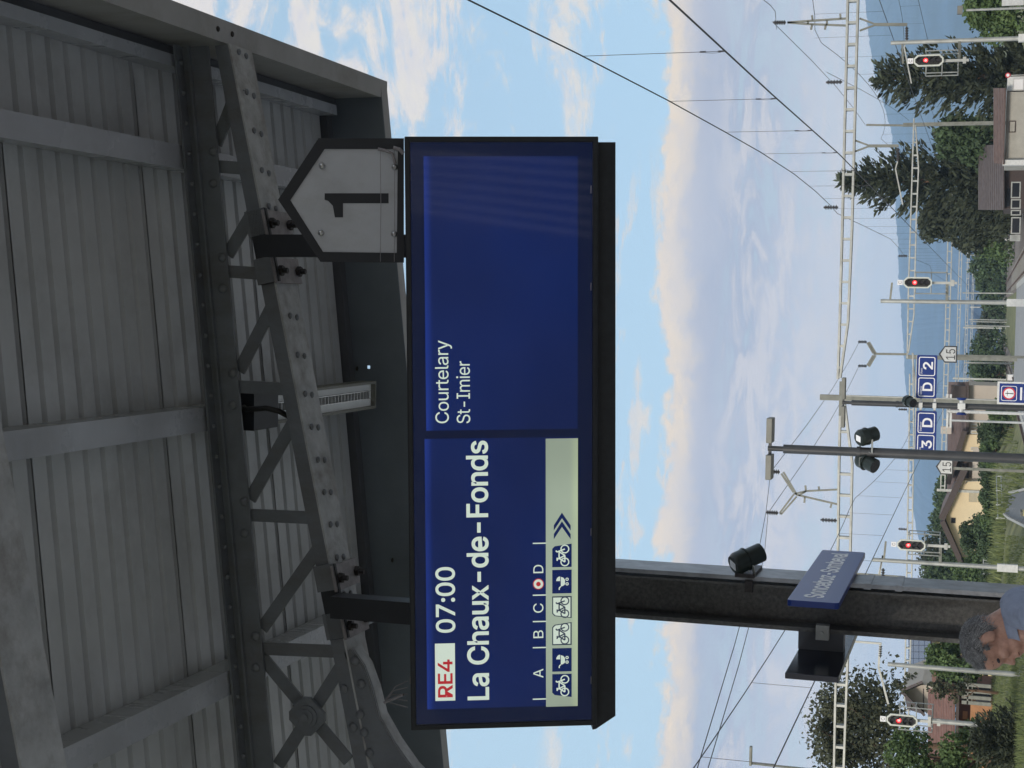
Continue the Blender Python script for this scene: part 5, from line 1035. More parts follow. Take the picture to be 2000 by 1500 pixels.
# portals 3..6 receding
def farportal(Y, ya_, yb, xt, xbm, masts, label, m='galv'):
    g = thing('catenary_portal', label, 'catenary portal', (0, Y, -.6), 'catenary portals across the tracks')
    zt_ = aty(xt, (ya_+yb)/2, Y).z; zb_ = aty(xbm, (ya_+yb)/2, Y).z; X0, X1 = aty(xt, yb, Y).x, aty(xt, ya_, Y).x
    ladder(g, [(X0, zt_), (X1, zt_)], [(X0, zb_), (X1, zb_)], Y, .10, .3, 1.05, m=m, rungw=.10)
    for yy in masts: X = aty(1900, yy, Y).x; MB().box((X, Y, (zt_-.5)/2), (.24, .25, zt_+1.2)).obj('mast', M['galv'], g)
    return g
farportal(150, 345, 960, 1846, 1854, (345, 700, 960), 'third ladder beam portal, whose white mast stands before the grey roofed house')
farportal(205, 412, 900, 1869, 1874, (412, 740, 900), 'fourth, thin dark beam portal above the hazy far trees')
farportal(270, 480, 830, 1885, 1889, (480, 640, 830), 'fifth distant portal among the far masts')
farportal(345, 520, 780, 1896, 1899, (520, 600, 700, 780), 'sixth and smallest portal in the haze')
# tall masts / signals
def mast(x0, yt, yb, Y, label, w=.19, m='galv', name='signal_mast', box=True):
    a = aty(x0, yt, Y); t = thing(name, label, 'mast', (a.x, Y, land(a.x, Y)))
    zb0 = land(a.x, Y)-.1
    b_ = MB(); b_.tube((a.x, Y, zb0), (a.x, Y, a.z), w/2, w*.42, 12); autosmooth(b_.obj('pole', M[m], t).data)
    if box: MB().box((a.x, Y-.02, a.z-(a.z-zb0)*.0-4.15), (w*1.5, w*1.2, .62)).obj('cable_box', M['offwhite'], t)
    return t, a
def signal(xc0, xc1, yc, Y, label, poleY=None, lit=1, plate=(1, 1)):
    a, b_ = aty(xc0, yc, Y), aty(xc1, yc, Y); Hh = a.z-b_.z; xm_ = (a.x+b_.x)/2; w = Hh*.40
    F = Frame((xm_, Y, b_.z), (1, 0, 0), (0, 0, 1), (0, -1, 0)); t = thing('light_signal', label, 'railway signal', (xm_, Y, b_.z), 'red railway signals')
    c = w*.32; o = [(-w/2+c, 0), (w/2-c, 0), (w/2, c), (w/2, Hh-c), (w/2-c, Hh), (-w/2+c, Hh), (-w/2, Hh-c), (-w/2, c)]
    k = w*.13; i_ = [(p_[0]*(1-2*k/w), Hh/2+(p_[1]-Hh/2)*(1-2*k/Hh)) for p_ in o]
    MB().ring([F.p(*p_) for p_ in o], [F.p(*p_) for p_ in i_], (0, .05, 0)).obj('rim', M['sigwhite'], t)
    MB().prism([F.p(*p_, -.006) for p_ in i_], (0, .10, 0)).obj('face', M['sigblack'], t)
    for k_, v in enumerate((.80, .60, .385, .20)):
        cz = b_.z+Hh*v; r = w*.19; L_ = MB()
        hood = []
        for j in range(9): an = math.radians(-20+220*j/8); hood.append((r*1.12*math.cos(an), r*1.12*math.sin(an)))
        H_ = MB()
        for j in range(8):
            p0, p1 = hood[j], hood[j+1]; H_.add([(xm_+p0[0], Y, cz+p0[1]), (xm_+p1[0], Y, cz+p1[1]), (xm_+p1[0], Y-.16, cz+p1[1]), (xm_+p0[0], Y-.16, cz+p0[1])], [(0, 1, 2, 3)])
        H_.obj('lamp_hood', M['sigblack'], t)
        if k_ == lit:
            ll = MB().tube((xm_, Y-.012, cz), (xm_, Y+.004, cz), r*1.05, n=14).obj('red_light', M['red'], t); MB().tube((xm_, Y-.016, cz), (xm_, Y-.012, cz), r*.62, n=12).obj('light_core', M['redcore'], ll)
        else: MB().tube((xm_, Y-.012, cz), (xm_, Y+.004, cz), r*.85, n=14).obj('lamp_lens', M['lens'], t)
    s = w*.46; FP = Frame((xm_-s/2, Y, b_.z+Hh+.015), (1, 0, 0), (0, 0, 1), (0, -1, 0))
    pz = MB().prism([FP.p(u, v) for u, v in ((0, 0), (s, 0), (s, s), (0, s))], (0, .02, 0)).obj('number_plate', M['white'], t)
    text('C', FP, s*.25, s*.2, s*.5, s*.6, M['black'], 'plate_letter', pz, False)
    # stand and service cage behind
    S = MB(); S.box((xm_, Y+.2, b_.z-.35), (.08, .08, .8)); S.box((xm_, Y+.14, b_.z+Hh/2), (.07, .07, Hh*.9)); S.box((xm_, Y+.2, b_.z-.62), (w*.55, .12, .10)); S.obj('stand', M['galv'], t)
    Cg = MB(); y_a, y_b = Y+.30, Y+.95; hw = w*.95; z0, z1 = b_.z-.42, b_.z+Hh*.62
    for sx_ in (-1, 1):
        for yy in (y_a, y_b): Cg.tube((xm_+sx_*hw, yy, z0), (xm_+sx_*hw, yy, z1), .018, n=5)
        for zz_ in (z0, (z0+z1)/2, z1): Cg.tube((xm_+sx_*hw, y_a, zz_), (xm_+sx_*hw, y_b, zz_), .018, n=5)
    for zz_ in (z0, (z0+z1)/2, z1): Cg.tube((xm_-hw, y_b, zz_), (xm_+hw, y_b, zz_), .018, n=5)
    for k_ in range(7): f = -1+2*k_/6; Cg.box((xm_+hw*f, (y_a+y_b)/2, z0), (.03, y_b-y_a, .03))
    Cg.obj('service_cage', M['galv'], t)
    return t, xm_, b_.z, w
SG = [(1784.5, 1843, 118, 50, 84, 1740, 'topmost red signal in front of the spiky cedar'), (1764, 1820.5, 552, 50, 588, 1720, 'red signal against the blue hill, between the second portal and the yard'), (1751.5, 1807.5, 1065, 50, 1093, 1704, 'red signal between the cream house and the blue name sign')]
for xa, xb, yc, Y, ym, xt, lb in SG:
    t, xm_, zz0, w = signal(xa, xb, yc, Y, lb)
    mt, a = mast(xt, ym, 0, Y+.55, 'pale grey mast beside the '+' '.join(lb.split()[:11]), .155, 'galv')
    br = MB(); br.bar((xm_, Y+.3, zz0-.45), (a.x, Y+.55, zz0-.45), .09, .09); br.bar((xm_, Y+.5, zz0+1.25), (a.x, Y+.55, zz0+1.3), .06, .06); br.obj('bracket_arm', M['galvd'], mt)
t, xm_, zz0, w = signal(1731, 1792, 1407.5, 48, 'red signal on its own slim post before the airy tree')
a = aty(1805, 1406, 48.2); MB().tube((a.x, 48.2, land(a.x, 48)-.1), (a.x, 48.2, zz0-.3), .075, n=12).box((a.x, 48.15, zz0-.35), (.3, .2, .09)).obj('post', M['galv'], t)
mt, a = mast(1734, 1297, 0, 52, 'pale steel mast crossing behind the head of the man', .17, 'galv', 'catenary_mast', False)
mt, a = mast(1887, 20, 0, 70, 'slim lamp column in front of the light green tree at the upper corner', .12, 'galv', 'lamp_column', False)
h = aty(1875, 20, 70); MB().box((h.x, 70, h.z), (.34, .3, .22)).obj('lamp_head', M['lamp'], mt)
h = aty(1978, 12, 70); MB().box((h.x+.2, 70, h.z), (.35, .1, .9)).obj('sign_box', M['offwhite'], mt)
# white post with two flat lamp heads behind the farther lamp mast
Yw = 60; c0 = aty(1849, 803, Yw)
lt = thing('twin_lamp_post', 'white twin headed lamp post hidden behind the farther lamp mast', 'lamp post', (c0.x, Yw, 0))
MB().tube((c0.x, Yw, -.3), (c0.x, Yw, c0.z), .06).obj('pole', M['offwhite'], lt)
for ya_, yb in ((770, 788), (806, 835)):
    a, b_ = aty(1847, yb, Yw), aty(1860, ya_, Yw)
    hd = MB(); zc_ = (a.z+b_.z)/2; hh = (a.z-b_.z)
    for s in (-1, 1): hd.box(((a.x+b_.x)/2, Yw, zc_+s*hh*.27), (b_.x-a.x, .14, hh*.34))
    hd.obj('lamp_head', M['offwhite'], lt)
MB().box((c0.x, Yw+.05, c0.z-.1), (1.0, .04, .05)).obj('cross_arm', M['offwhite'], lt)
for (x0, y, Y, w, lb) in ((1858, 821, 66, .10, 'thin white pole crossing the brown roof of the cream house'), (1886, 488, 230, .22, 'thin far mast at the left edge of the far yard'), (1886, 498, 240, .22, 'far mast next to the leftmost far mast'), (1886, 513, 260, .2, 'far white mast before the far trees'), (1886, 526, 270, .2, 'far white mast right of the trees gap'), (1912, 553, 300, .2, 'short far mast near the second signal'), (1915, 571, 300, .22, 'short far mast just left of the signal mast'), (1893, 624, 250, .2, 'pale far mast of a close pair'), (1895, 628, 262, .2, 'second pale far mast of a close pair'), (1885, 636, 215, .2, 'far mast by the rail bend'), (1915, 662, 250, .2, 'short pale mast above the yard grass'), (1884, 708, 160, .2, 'pale mast under the 15 board'), (1880, 572, 190, .2, 'long far mast above the rails'), (1915, 540, 330, .2, 'tiny far mast in the haze')):
    mast(x0, y, 0, Y, lb, w, 'offwhite' if w < .12 else 'galv', 'catenary_mast', False)
h = aty(1466, 1491, 40)
sl = thing('street_lamp', 'thin street lamp rising at the left edge beyond the pillar', 'street lamp', (h.x, 40, land(h.x, 40)))
MB().tube((h.x, 40, land(h.x, 40)), (h.x, 40, h.z), .05, .03, 8).obj('pole', M['galvd'], sl)
MB().box((h.x+.2, 40, h.z), (.5, .14, .06)).obj('lamp_head', M['galvd'], sl)

# ================================================================== OVERHEAD WIRES
def wirepath(pts, r): 
    return MB().path(pts, r, 5)
def catenary(X, ys, zm, zc, label, r=.009, drops=5.0, sag=.8, off=0.0, phase=0.6):
    t = thing('overhead_line', label, 'overhead wire', (X, ys[0], zc))
    mess, cont, dr = MB(), MB(), MB(); 
    def zmess(y):
        for a, b_ in zip(ys, ys[1:]):
            if a <= y <= b_: f = (y-a)/(b_-a); return zm-sag*4*f*(1-f)
        return zm
    k = 60; Yl = [ys[0]+(ys[-1]-ys[0])*i/k for i in range(k+1)]
    mess.path([(X+off, y, zmess(y)) for y in Yl], r, 5); cont.path([(X+off, y, zc) for y in Yl], r*1.15, 5)
    y = ys[0]+phase
    while y < ys[-1]:
        dr.path([(X+off, y, zmess(y)), (X+off, y, zc)], r*.5, 4); y += drops
    mess.obj('messenger_wire', M['wire'], t); cont.obj('contact_wire', M['wire'], t); dr.obj('dropper', M['wire'], t)
    return t
# track beside the platform: heights measured along the span
t = thing('overhead_line', 'nearest overhead line running from the upper edge down to the yard, with looped droppers', 'overhead wire', (3.4, 20, 5.1))
pm = [(2, 7.95), (9, 7.75), (16.6, 7.366), (20.4, 7.12), (25.3, 6.88), (30, 6.72), (34.3, 6.60), (40, 6.56), (46, 6.66), (52, 6.85), (57, 7.05), (65, 6.8), (78, 6.45), (90, 6.7), (100, 7.0), (125, 6.3), (150, 7.0), (205, 7.0), (270, 7.0)]
MB().path([(3.4, a, b_) for a, b_ in pm], .011, 5).obj('messenger_wire', M['wire'], t)
MB().path([(3.4, a, b_) for a, b_ in ((2, 5.25), (17, 5.17), (25, 5.10), (35, 4.96), (57, 4.95), (270, 4.9))], .013, 5).obj('contact_wire', M['wire'], t)
for y in [10, 15.6]+[20.65, 25.5, 30.2, 34.6, 39.2, 44, 49, 54]+[60+6*i for i in range(14)]:
    zc = float(np.interp(y, [2, 17, 25, 35, 57, 270], [5.25, 5.17, 5.10, 4.96, 4.95, 4.9])); zm = float(np.interp(y, [p_[0] for p_ in pm], [p_[1] for p_ in pm]))
    d = MB().path([(3.4, y, zm), (3.4, y, zc)], .005, 4)
    if y < 50:
        d.box((3.4, y, zc+.05), (.02, .02, .09)).box((3.4, y, zc+.30), (.02, .02, .08)); d.path([(3.4, y, zc+.30)]+[(3.4, y+.12*math.sin(math.radians(a_)), zc+.17+.13*math.cos(math.radians(a_))) for a_ in range(20, 170, 25)]+[(3.4, y, zc+.05)], .004, 4)
    d.obj('dropper', M['wire'], t)
catenary(10.6, [24, 62, 100, 150, 205], 8.6, 5.62, 'overhead line of the second track on the right side', sag=1.2, r=.012, phase=3)
catenary(15.2, [50, 100, 150, 205], 7.4, 5.5, 'overhead line of the farthest right track', sag=1.0, r=.012)
catenary(-7.0, [4, 57, 100, 150, 205], 6.25, 4.6, 'overhead line left of the platform, crossing below the display', sag=.55, r=.010, phase=4.4)
for nm, a, b_, w_ in (('upper feeder wire from the Y shaped insulators to the left edge', V3(1505, 922, Y1), V3(1357, 1500, 26), .010), ('lower feeder wire from the Y shaped insulators to the left edge', V3(1500, 1002, Y1), V3(1378, 1500, 27), .010), ('feeder wire joining the Y insulators of the first and second portal', V3(1505, 922, Y1), V3(1678, 668, Y2), .012), ('second feeder wire joining the Y insulators of two portals', V3(1500, 1002, Y1), V3(1678, 714, Y2), .012),
                  ('feeder wire running from the tall insulator into the upper corner', V3(1488, -2, 50), V3(1510, 44, Y1), .011), ('feeder wire sloping from the tall insulator behind the first beam', V3(1510, 44, Y1), V3(1690, 244, Y2), .012), ('thin stay wire crossing to the far mast', V3(1616, 142, Y1), V3(1775, 235, Y2), .010)):
    m_ = (a+b_)/2+Vector((0, 0, -.25)); dd = (b_-a).normalized()
    tag(MB().path([a-dd*.2, a*.75+b_*.25+Vector((0, 0, -.18)), m_, a*.25+b_*.75+Vector((0, 0, -.18)), b_+dd*(2.5 if 'edge' in nm or 'corner' in nm else .2)], w_, 5).obj('feeder_wire', M['wire']), nm, 'overhead wire')
# ================================================================== BUILDINGS
def quadplane(name, m, par, pts, th=.12):      # roof slab through four points, thickness upwards
    p = [Vector(q) for q in pts]; n = (p[1]-p[0]).cross(p[2]-p[0]).normalized(); n = n if n.z > 0 else -n
    return MB().prism(p, n*th).obj(name, M[m], par)
def window(par, x0, x1, ya_, yb, Y, m='pane', frame='offwhite', fw=.06, bars=1, nm='window'):
    a, b_ = aty(x0, yb, Y), aty(x1, ya_, Y); w = b_.x-a.x; h = a.z-b_.z
    F = Frame((a.x, Y, b_.z), (1, 0, 0), (0, 0, 1), (0, -1, 0))
    o = [(0, 0), (w, 0), (w, h), (0, h)]; i_ = [(fw, fw), (w-fw, fw), (w-fw, h-fw), (fw, h-fw)]
    f = MB().ring([F.p(*p_, .05) for p_ in o], [F.p(*p_, .05) for p_ in i_], (0, .12, 0))
    for k in range(bars): f.box(F.p(fw+(w-2*fw)*(k+1)/(bars+1), h/2, .03), (fw*.7, .04, h-2*fw))
    wf = f.obj(nm, M[frame], par)
    MB().prism([F.p(*p_, .015) for p_ in i_], (0, .01, 0)).obj('pane', M[m], wf); return wf
def tiles(par, e0, e1, r0, r1, rows, m, nm='tile_course'):     # overlapping courses from eave to ridge
    mb = MB(); e0, e1, r0, r1 = map(Vector, (e0, e1, r0, r1)); n = (e1-e0).cross(r0-e0).normalized(); n = n if n.z > 0 else -n
    for k in range(rows):
        a, b_ = k/rows, (k+1.15)/rows
        p = [e0.lerp(r0, a), e1.lerp(r1, a), e1.lerp(r1, min(1, b_)), e0.lerp(r0, min(1, b_))]
        mb.add([p[0]+n*.07, p[1]+n*.07, p[2]+n*.01, p[3]+n*.01, p[0]-n*.03, p[1]-n*.03], [(0, 1, 2, 3), (0, 4, 5, 1)])
    o = mb.obj(nm, M[m], par); o['kind'] = 'stuff'; return o
# cream house
YH = 150.0
h = thing('cream_house', 'cream rendered house with brown gable roof, small attic window and balcony, behind the fence', 'house', (aty(1930, 1000, YH).x, YH, .3))
def W(x, y, Y=YH): return aty(x, y, Y)
zg = -.6
gw = [W(1847, 1014), W(1880, 1092), W(1930, 1092), W(1930, 940), W(1880, 940)]
gw[2].z = gw[3].z = zg
gw[1].x = gw[2].x; gw[4].x = gw[3].x
MB().prism(gw, (0, 11, 0)).obj('wall', M['beige'], h)
def slope(a, b_, Yf, Yb, th, nm, m='tile', mt='trim'):
    a = Vector((a.x, Yf, a.z)); b_ = Vector((b_.x, Yf, b_.z)); d = Vector((0, Yb-Yf, 0)); n = (b_-a).cross(d).normalized(); n = n if n.z > 0 else -n
    o = MB().prism([a, b_, b_+d, a+d], n*th).obj(nm, M[m], h); MB().prism([a-n*.02, b_-n*.02, b_+n*(th+.02), a+n*(th+.02)], (0, -.08, 0)).obj('barge_board', M[mt], o); return o
ap = W(1845, 1014); slope(ap, W(1887, 1106), YH-1.0, YH+11.5, .42, 'roof'); slope(ap, W(1890, 918), YH-1.0, YH+11.5, .55, 'roof')
window(h, 1857.5, 1866.5, 1011.5, 1021.5, YH-.01, bars=0, frame='trim', fw=.05)
window(h, 1891, 1911, 957, 981, YH-.01, 'shutter', 'beige', .05, 0)
MB().tube(W(1886, 945, YH-.2), W(1888, 940, YH-.2), .05, n=6).tube(W(1888, 940, YH-.2), W(1930, 938, YH-.2), .05, n=6).obj('drain_pipe', M['galvd'], h)
# right wing with balcony and second gable
b0, b1 = W(1888, 940, YH+3), W(1888, 752, YH+3)
MB().prism([(b0.x, YH+3, zg), (b1.x, YH+3, zg), (b1.x, YH+3, b1.z), (b0.x, YH+3, b0.z)], (0, 8, 0)).obj('wall', M['taupe'], h)
g2w = [W(1856, 915, YH+2), W(1886, 849, YH+2), W(1918, 849, YH+2), W(1918, 885, YH+2), W(1874, 885, YH+2)]
MB().prism(g2w, (0, .9, 0)).obj('wall', M['beige'], h)
ap2 = W(1856, 945, YH+2); slope(ap2, W(1889, 842, YH+2), YH+1.2, YH+6, .45, 'roof')
tiles(h, W(1888, 944, YH+2.2), W(1888, 746, YH+2.2), W(1850, 965, YH+8), W(1853, 746, YH+8), 14, 'tile', 'roof_tiles')
quadplane('roof', 'tile', h, [W(1888, 944, YH+2.3), W(1888, 746, YH+2.3), W(1851, 746, YH+8.2), W(1850, 965, YH+8.2)], .02)
MB().bar(W(1890, 944, YH+2.1), W(1890, 746, YH+2.1), .15, .22).obj('gutter', M['trim'], h)
for a, b_ in ((829, 835), (841, 847), (874, 880), (895, 901)):
    window(h, 1896, 1910, a, b_, YH+2.95 if a < 840 else YH+1.95, 'shutter', 'offwhite', .06, 0)
MB().box((W(1917, 910).x, YH+1.5, W(1917, 910).z), (3.2, 2.6, .15)).box((W(1908, 910).x, YH+.3, W(1908, 910).z), (3.2, .06, .8)).obj('balcony', M['taupe'], h)
MB().box(W(1850, 840, YH+6)+Vector((0, 0, .1)), (.7, .7, 1.0)).obj('chimney', M['taupe'], h)
d0 = W(1866, 765, YH+3); MB().box(d0+Vector((0, 0, -.3)), (1.2, 2, 1.4)).obj('dormer', M['trim'], h)
# second house to the right with rose wall
h2 = thing('brown_roofed_house', 'brown roofed house with a dark dormer just above the prohibition sign', 'house', (aty(1880, 760, 175).x, 175, 0))
A = lambda x, y, Y=175.: aty(x, y, Y)
MB().prism([A(1866, 792), A(1905, 792), A(1905, 752), A(1893, 748), A(1857, 770)], (0, 9, 0)).obj('wall', M['taupe'], h2)
quadplane('roof', 'tile', h2, [A(1901, 795, 174), A(1901, 744, 174), A(1857, 752, 181), A(1857, 795, 181)], .15)
window(h2, 1866, 1887, 757, 764, 174.5, 'pane', 'trim', .08, 0, 'dormer_window')
# rose roofed house on the left
YR = 78.
h = thing('rose_tiled_house', 'house with rose tiled roof and orange brick wall under the airy tree', 'house', (aty(1920, 1430, YR).x, YR, 1))
Wp = lambda x, y, Y=YR: aty(x, y, Y)
def wallbox(par, x0, x1, ya_, yb, Y, dep, m, nm='wall', zlow=None):
    a, b_ = aty(x0, yb, Y), aty(x1, ya_, Y); z1 = b_.z if zlow is None else zlow
    return MB().prism([(a.x, Y, z1), (b_.x, Y, z1), (b_.x, Y, a.z), (a.x, Y, a.z)], (0, dep, 0)).obj(nm, M[m], par)
wallbox(h, 1862, 1935, 1374, 1560, YR+1.2, 6, 'redbrown', zlow=.6)
wallbox(h, 1890, 1935, 1376, 1560, YR, 1.1, 'orange', zlow=.6)
tiles(h, Wp(1864, 1352, YR-.6), Wp(1864, 1580, YR-.6), Wp(1813, 1344, YR+5), Wp(1813, 1580, YR+5), 16, 'tiler', 'roof_tiles')
quadplane('roof', 'tiler', h, [Wp(1864, 1352, YR-.5), Wp(1864, 1580, YR-.5), Wp(1813, 1580, YR+5.1), Wp(1813, 1344, YR+5.1)], .02)
wallbox(h, 1862, 1874, 1352, 1560, YR-.55, .2, 'trim', 'eave_board')
wallbox(h, 1838, 1884, 1336, 1352, YR+1.5, 4, 'trim')
wallbox(h, 1820, 1884, 1312, 1335, YR+6, 4, 'tiler', 'dormer')
wallbox(h, 1880, 1890, 1390, 1404, YR+1.1, .08, 'orange', 'panel')
window(h, 1893, 1902, 1419, 1442, YR-.02, 'pane', 'white', .1, 0); window(h, 1890, 1902, 1476, 1493, YR-.02, 'pane', 'white', .1, 0)
bl_ = thing('timber_balcony', 'grey balcony with white posts and dark openings beside the rose tiled house', 'balcony', (Wp(1900, 1350).x, YR-1.5, 1))
for yy in (1339, 1351, 1363, 1374): wallbox(bl_, 1878, 1936, yy-.9, yy+.9, YR-1.5, .12, 'galvd', 'post')
wallbox(bl_, 1888, 1892, 1336, 1376, YR-1.5, .3, 'galvd', 'rail'); wallbox(bl_, 1897, 1900, 1336, 1376, YR-1.45, .1, 'galvd', 'rail'); wallbox(bl_, 1905, 1934, 1340, 1374, YR-.6, .1, 'pane', 'dark_opening')
# solar house
YS = 112.
h = thing('solar_roof_house', 'pale yellow house with a roof of blue solar panels, right behind the pillar', 'house', (aty(1900, 1290, YS).x, YS, 1))
e0, e1, r0, r1 = aty(1820, 1337, YS), aty(1820, 1222, YS), aty(1776, 1337, YS+7), aty(1776, 1222, YS+7)
quadplane('roof', 'tileg', h, [e0, e1, r1, r0], -.15)
pn = None; nn = (e1-e0).cross(r0-e0).normalized(); nn = nn if nn.z > 0 else -nn
for i in range(9):
    for j in range(4):
        f = lambda u, v: e0.lerp(e1, u).lerp(r0.lerp(r1, u), v)
        u0, u1, v0, v1 = (i+.03)/9, (i+.97)/9, (j+.03)/4, (j+.96)/4
        MB().prism([f(u0, v0)+nn*.05, f(u1, v0)+nn*.05, f(u1, v1)+nn*.05, f(u0, v1)+nn*.05], nn*.05).obj('solar_panel', M['solar'], h)
wallbox(h, 1823, 1900, 1228, 1322, YS+.8, 6, 'yellow', zlow=.3); wallbox(h, 1819, 1826, 1224, 1335, YS-.1, .2, 'trim', 'gutter')
window(h, 1836, 1850, 1296, 1304, YS+.75, bars=0); window(h, 1836, 1850, 1272, 1280, YS+.75, bars=0)
h = thing('grey_gabled_roof_house', 'dark grey gabled roof peeping through the airy tree above the rose tiles', 'house', (aty(1790, 1370, 92).x, 92, 1))
q = lambda x, y, Y=92.: aty(x, y, Y)
MB().prism([q(1764, 1352), q(1800, 1338), q(1850, 1338), q(1850, 1395), q(1812, 1395)], (0, 7, 0)).obj('wall', M['taupe'], h)
quadplane('roof', 'tileg', h, [q(1763, 1350, 91), q(1808, 1396, 91), q(1808, 1396, 100), q(1763, 1350, 100)], .15)
quadplane('roof', 'tileg', h, [q(1763, 1351, 91), q(1803, 1334, 91), q(1803, 1334, 100), q(1763, 1351, 100)], .15)
tiles(h, q(1805, 1345, 92), q(1805, 1395, 92), q(1766, 1352, 97), q(1772, 1385, 97), 10, 'tileg', 'roof_tiles')
# right side: low buildings
YB = 95.
h = thing('flat_roofed_shed', 'low beige building with brown roof band at the lower right, beside the round sign', 'building', (aty(1980, 240, YB).x, YB, -1))
wallbox(h, 1963, 2000, 179, 310, YB, 8, 'concrete', zlow=-1.0)
wallbox(h, 1967, 2000, 149, 178, YB+.3, 7, 'offwhite', 'garage_part', zlow=-1.0)
window(h, 1977, 2000, 153, 177, YB+.25, 'white', 'offwhite', .06, 0, 'garage_door')
tiles(h, aty(1963, 172, YB-.5), aty(1961, 321, YB-.5), aty(1941, 172, YB+4), aty(1941, 318, YB+4), 7, 'tile', 'roof_tiles')
quadplane('roof', 'tile', h, [aty(1963, 172, YB-.45), aty(1961, 321, YB-.45), aty(1941, 318, YB+4.1), aty(1941, 172, YB+4.1)], .02)
wallbox(h, 1961, 1964.5, 171, 320, YB-.55, .1, 'trim', 'fascia_board')
window(h, 1970, 1984, 236, 259, YB-.01, 'concrete', 'trim', .05, 0)
MB().tube(aty(1961, 316, YB-.3), aty(2000, 315, YB-.3), .06, n=6).obj('drain_pipe', M['white'], h)
wallbox(h, 1958, 2000, 312, 323, YB-.4, .5, 'offwhite', 'end_wall', zlow=-1.0)
a = aty(1968.5, 147, 90); rs = thing('round_road_sign', 'round red ringed road sign on a thin post above the garage', 'road sign', (a.x, 90, -1))
MB().tube((a.x, 89.98, a.z), (a.x, 90, a.z), .14, n=18).obj('red_ring', M['redpaint'], rs); MB().tube((a.x, 89.965, a.z), (a.x, 89.975, a.z), .085, n=16).obj('white_disc', M['white'], rs); MB().tube((a.x, 90.04, -1), (a.x, 90.04, a.z), .025, n=6).obj('post', M['galv'], rs)
YG2 = 116.
h = thing('grey_roofed_house', 'long grey brown roofed building with three dark white framed windows below the broad cedar', 'house', (aty(1960, 345, YG2).x, YG2, -1))
tiles(h, aty(1960, 282, YG2), aty(1961, 410, YG2), aty(1911, 284, YG2+6), aty(1911, 410, YG2+6), 12, 'tileg', 'roof_tiles')
quadplane('roof', 'tileg', h, [aty(1960, 282, YG2+.1), aty(1961, 410, YG2+.1), aty(1911, 410, YG2+6.1), aty(1911, 284, YG2+6.1)], .02)
wallbox(h, 1961, 1999, 286, 408, YG2+.8, 6, 'trim', zlow=-1.0); wallbox(h, 1966, 1973, 368, 402, YG2+.6, .2, 'pane', 'upper_window')
wg = thing('white_framed_veranda', 'row of dark panes in white frames below the grey roofed building', 'veranda', (aty(1985, 410, YG2-4).x, YG2-4, -1))
for a_, b2 in ((355, 387), (389, 408), (410, 421), (424, 457)): window(wg, 1974, 1994, a_, b2, YG2-4, 'pane', 'galv', .08, 0)
window(wg, 1972, 1993, 459, 471, YG2-4, 'galv', 'galv', .08, 3)
h = thing('pink_gabled_house', 'small pinkish gable wall between dark trees above the flat shed', 'house', (aty(1930, 250, 150).x, 150, 0))
MB().prism([aty(1932, 236, 150), aty(1945, 236, 150), aty(1945, 275, 150), aty(1918, 275, 150), aty(1916, 262, 150)], (0, 6, 0)).obj('wall', M['beige'], h)
quadplane('roof', 'tileg', h, [aty(1933, 240, 149), aty(1932, 282, 149), aty(1878, 280, 155), aty(1876, 240, 155)], .1)
for nm, x0, x1, ya_, yb, Y, m, lb in (('white_tent', 1905, 1925, 466, 476, 210, 'white', 'small bright white tent roof between far trees'), ('pale_block', 1921, 1936, 480, 512, 260, 'offwhite', 'pale boxy building behind the far masts'), ('white_container', 1967, 1979, 732, 743, 150, 'white', 'white container beside the tracks above the prohibition sign'), ('yellow_grit_box', 1997, 2012, 1001, 1008, 78, 'yellow', 'small yellow box at the edge of the road'), ('blue_road_sign', 1896, 1903, 438, 455, 170, 'solar', 'small blue road sign among the trees')):
    a, b_ = aty(x0, yb, Y), aty(x1, ya_, Y); w, hh = b_.x-a.x, a.z-b_.z; zb1 = land((a.x+b_.x)/2, Y) if nm != 'blue_road_sign' and nm != 'white_tent' else b_.z
    if nm == 'blue_road_sign':
        o = thing(nm, lb, 'sign', (a.x+w/2, Y, b_.z)); bm_ = mat('blue_sign', (.02, .16, .60), .5)
        MB().box((a.x+w/2, Y, (a.z+b_.z)/2), (w, .06, hh)).obj('panel', bm_, o); MB().tube((a.x+w/2, Y+.05, -1), (a.x+w/2, Y+.05, a.z), .05).obj('post', M['galv'], o)
    elif nm == 'white_tent':
        o = thing(nm, lb, 'tent', (a.x+w/2, Y, -1)); MB().prism([(a.x, Y, b_.z), (b_.x, Y, b_.z), (b_.x-.1, Y, a.z-.1), (a.x+w*.5, Y, a.z+.3), (a.x+.1, Y, a.z-.1)], (0, 2, 0)).obj('canvas', M['white'], o); MB().box((a.x+w/2, Y+1, (b_.z-1)/2), (w*.9, 1.9, b_.z+1)).obj('body', M['offwhite'], o)
    else:
        o = thing(nm, lb, 'shed' if 'block' in nm else 'container', (a.x+w/2, Y, zb1)); MB().box((a.x+w/2, Y+.5, (a.z+zb1)/2), (w, 1, a.z-zb1)).obj('body', M[m], o); MB().box((a.x+w/2, Y+.5, a.z+.05), (w*1.06, 1.1, .1)).obj('lid', M['galvd'], o)
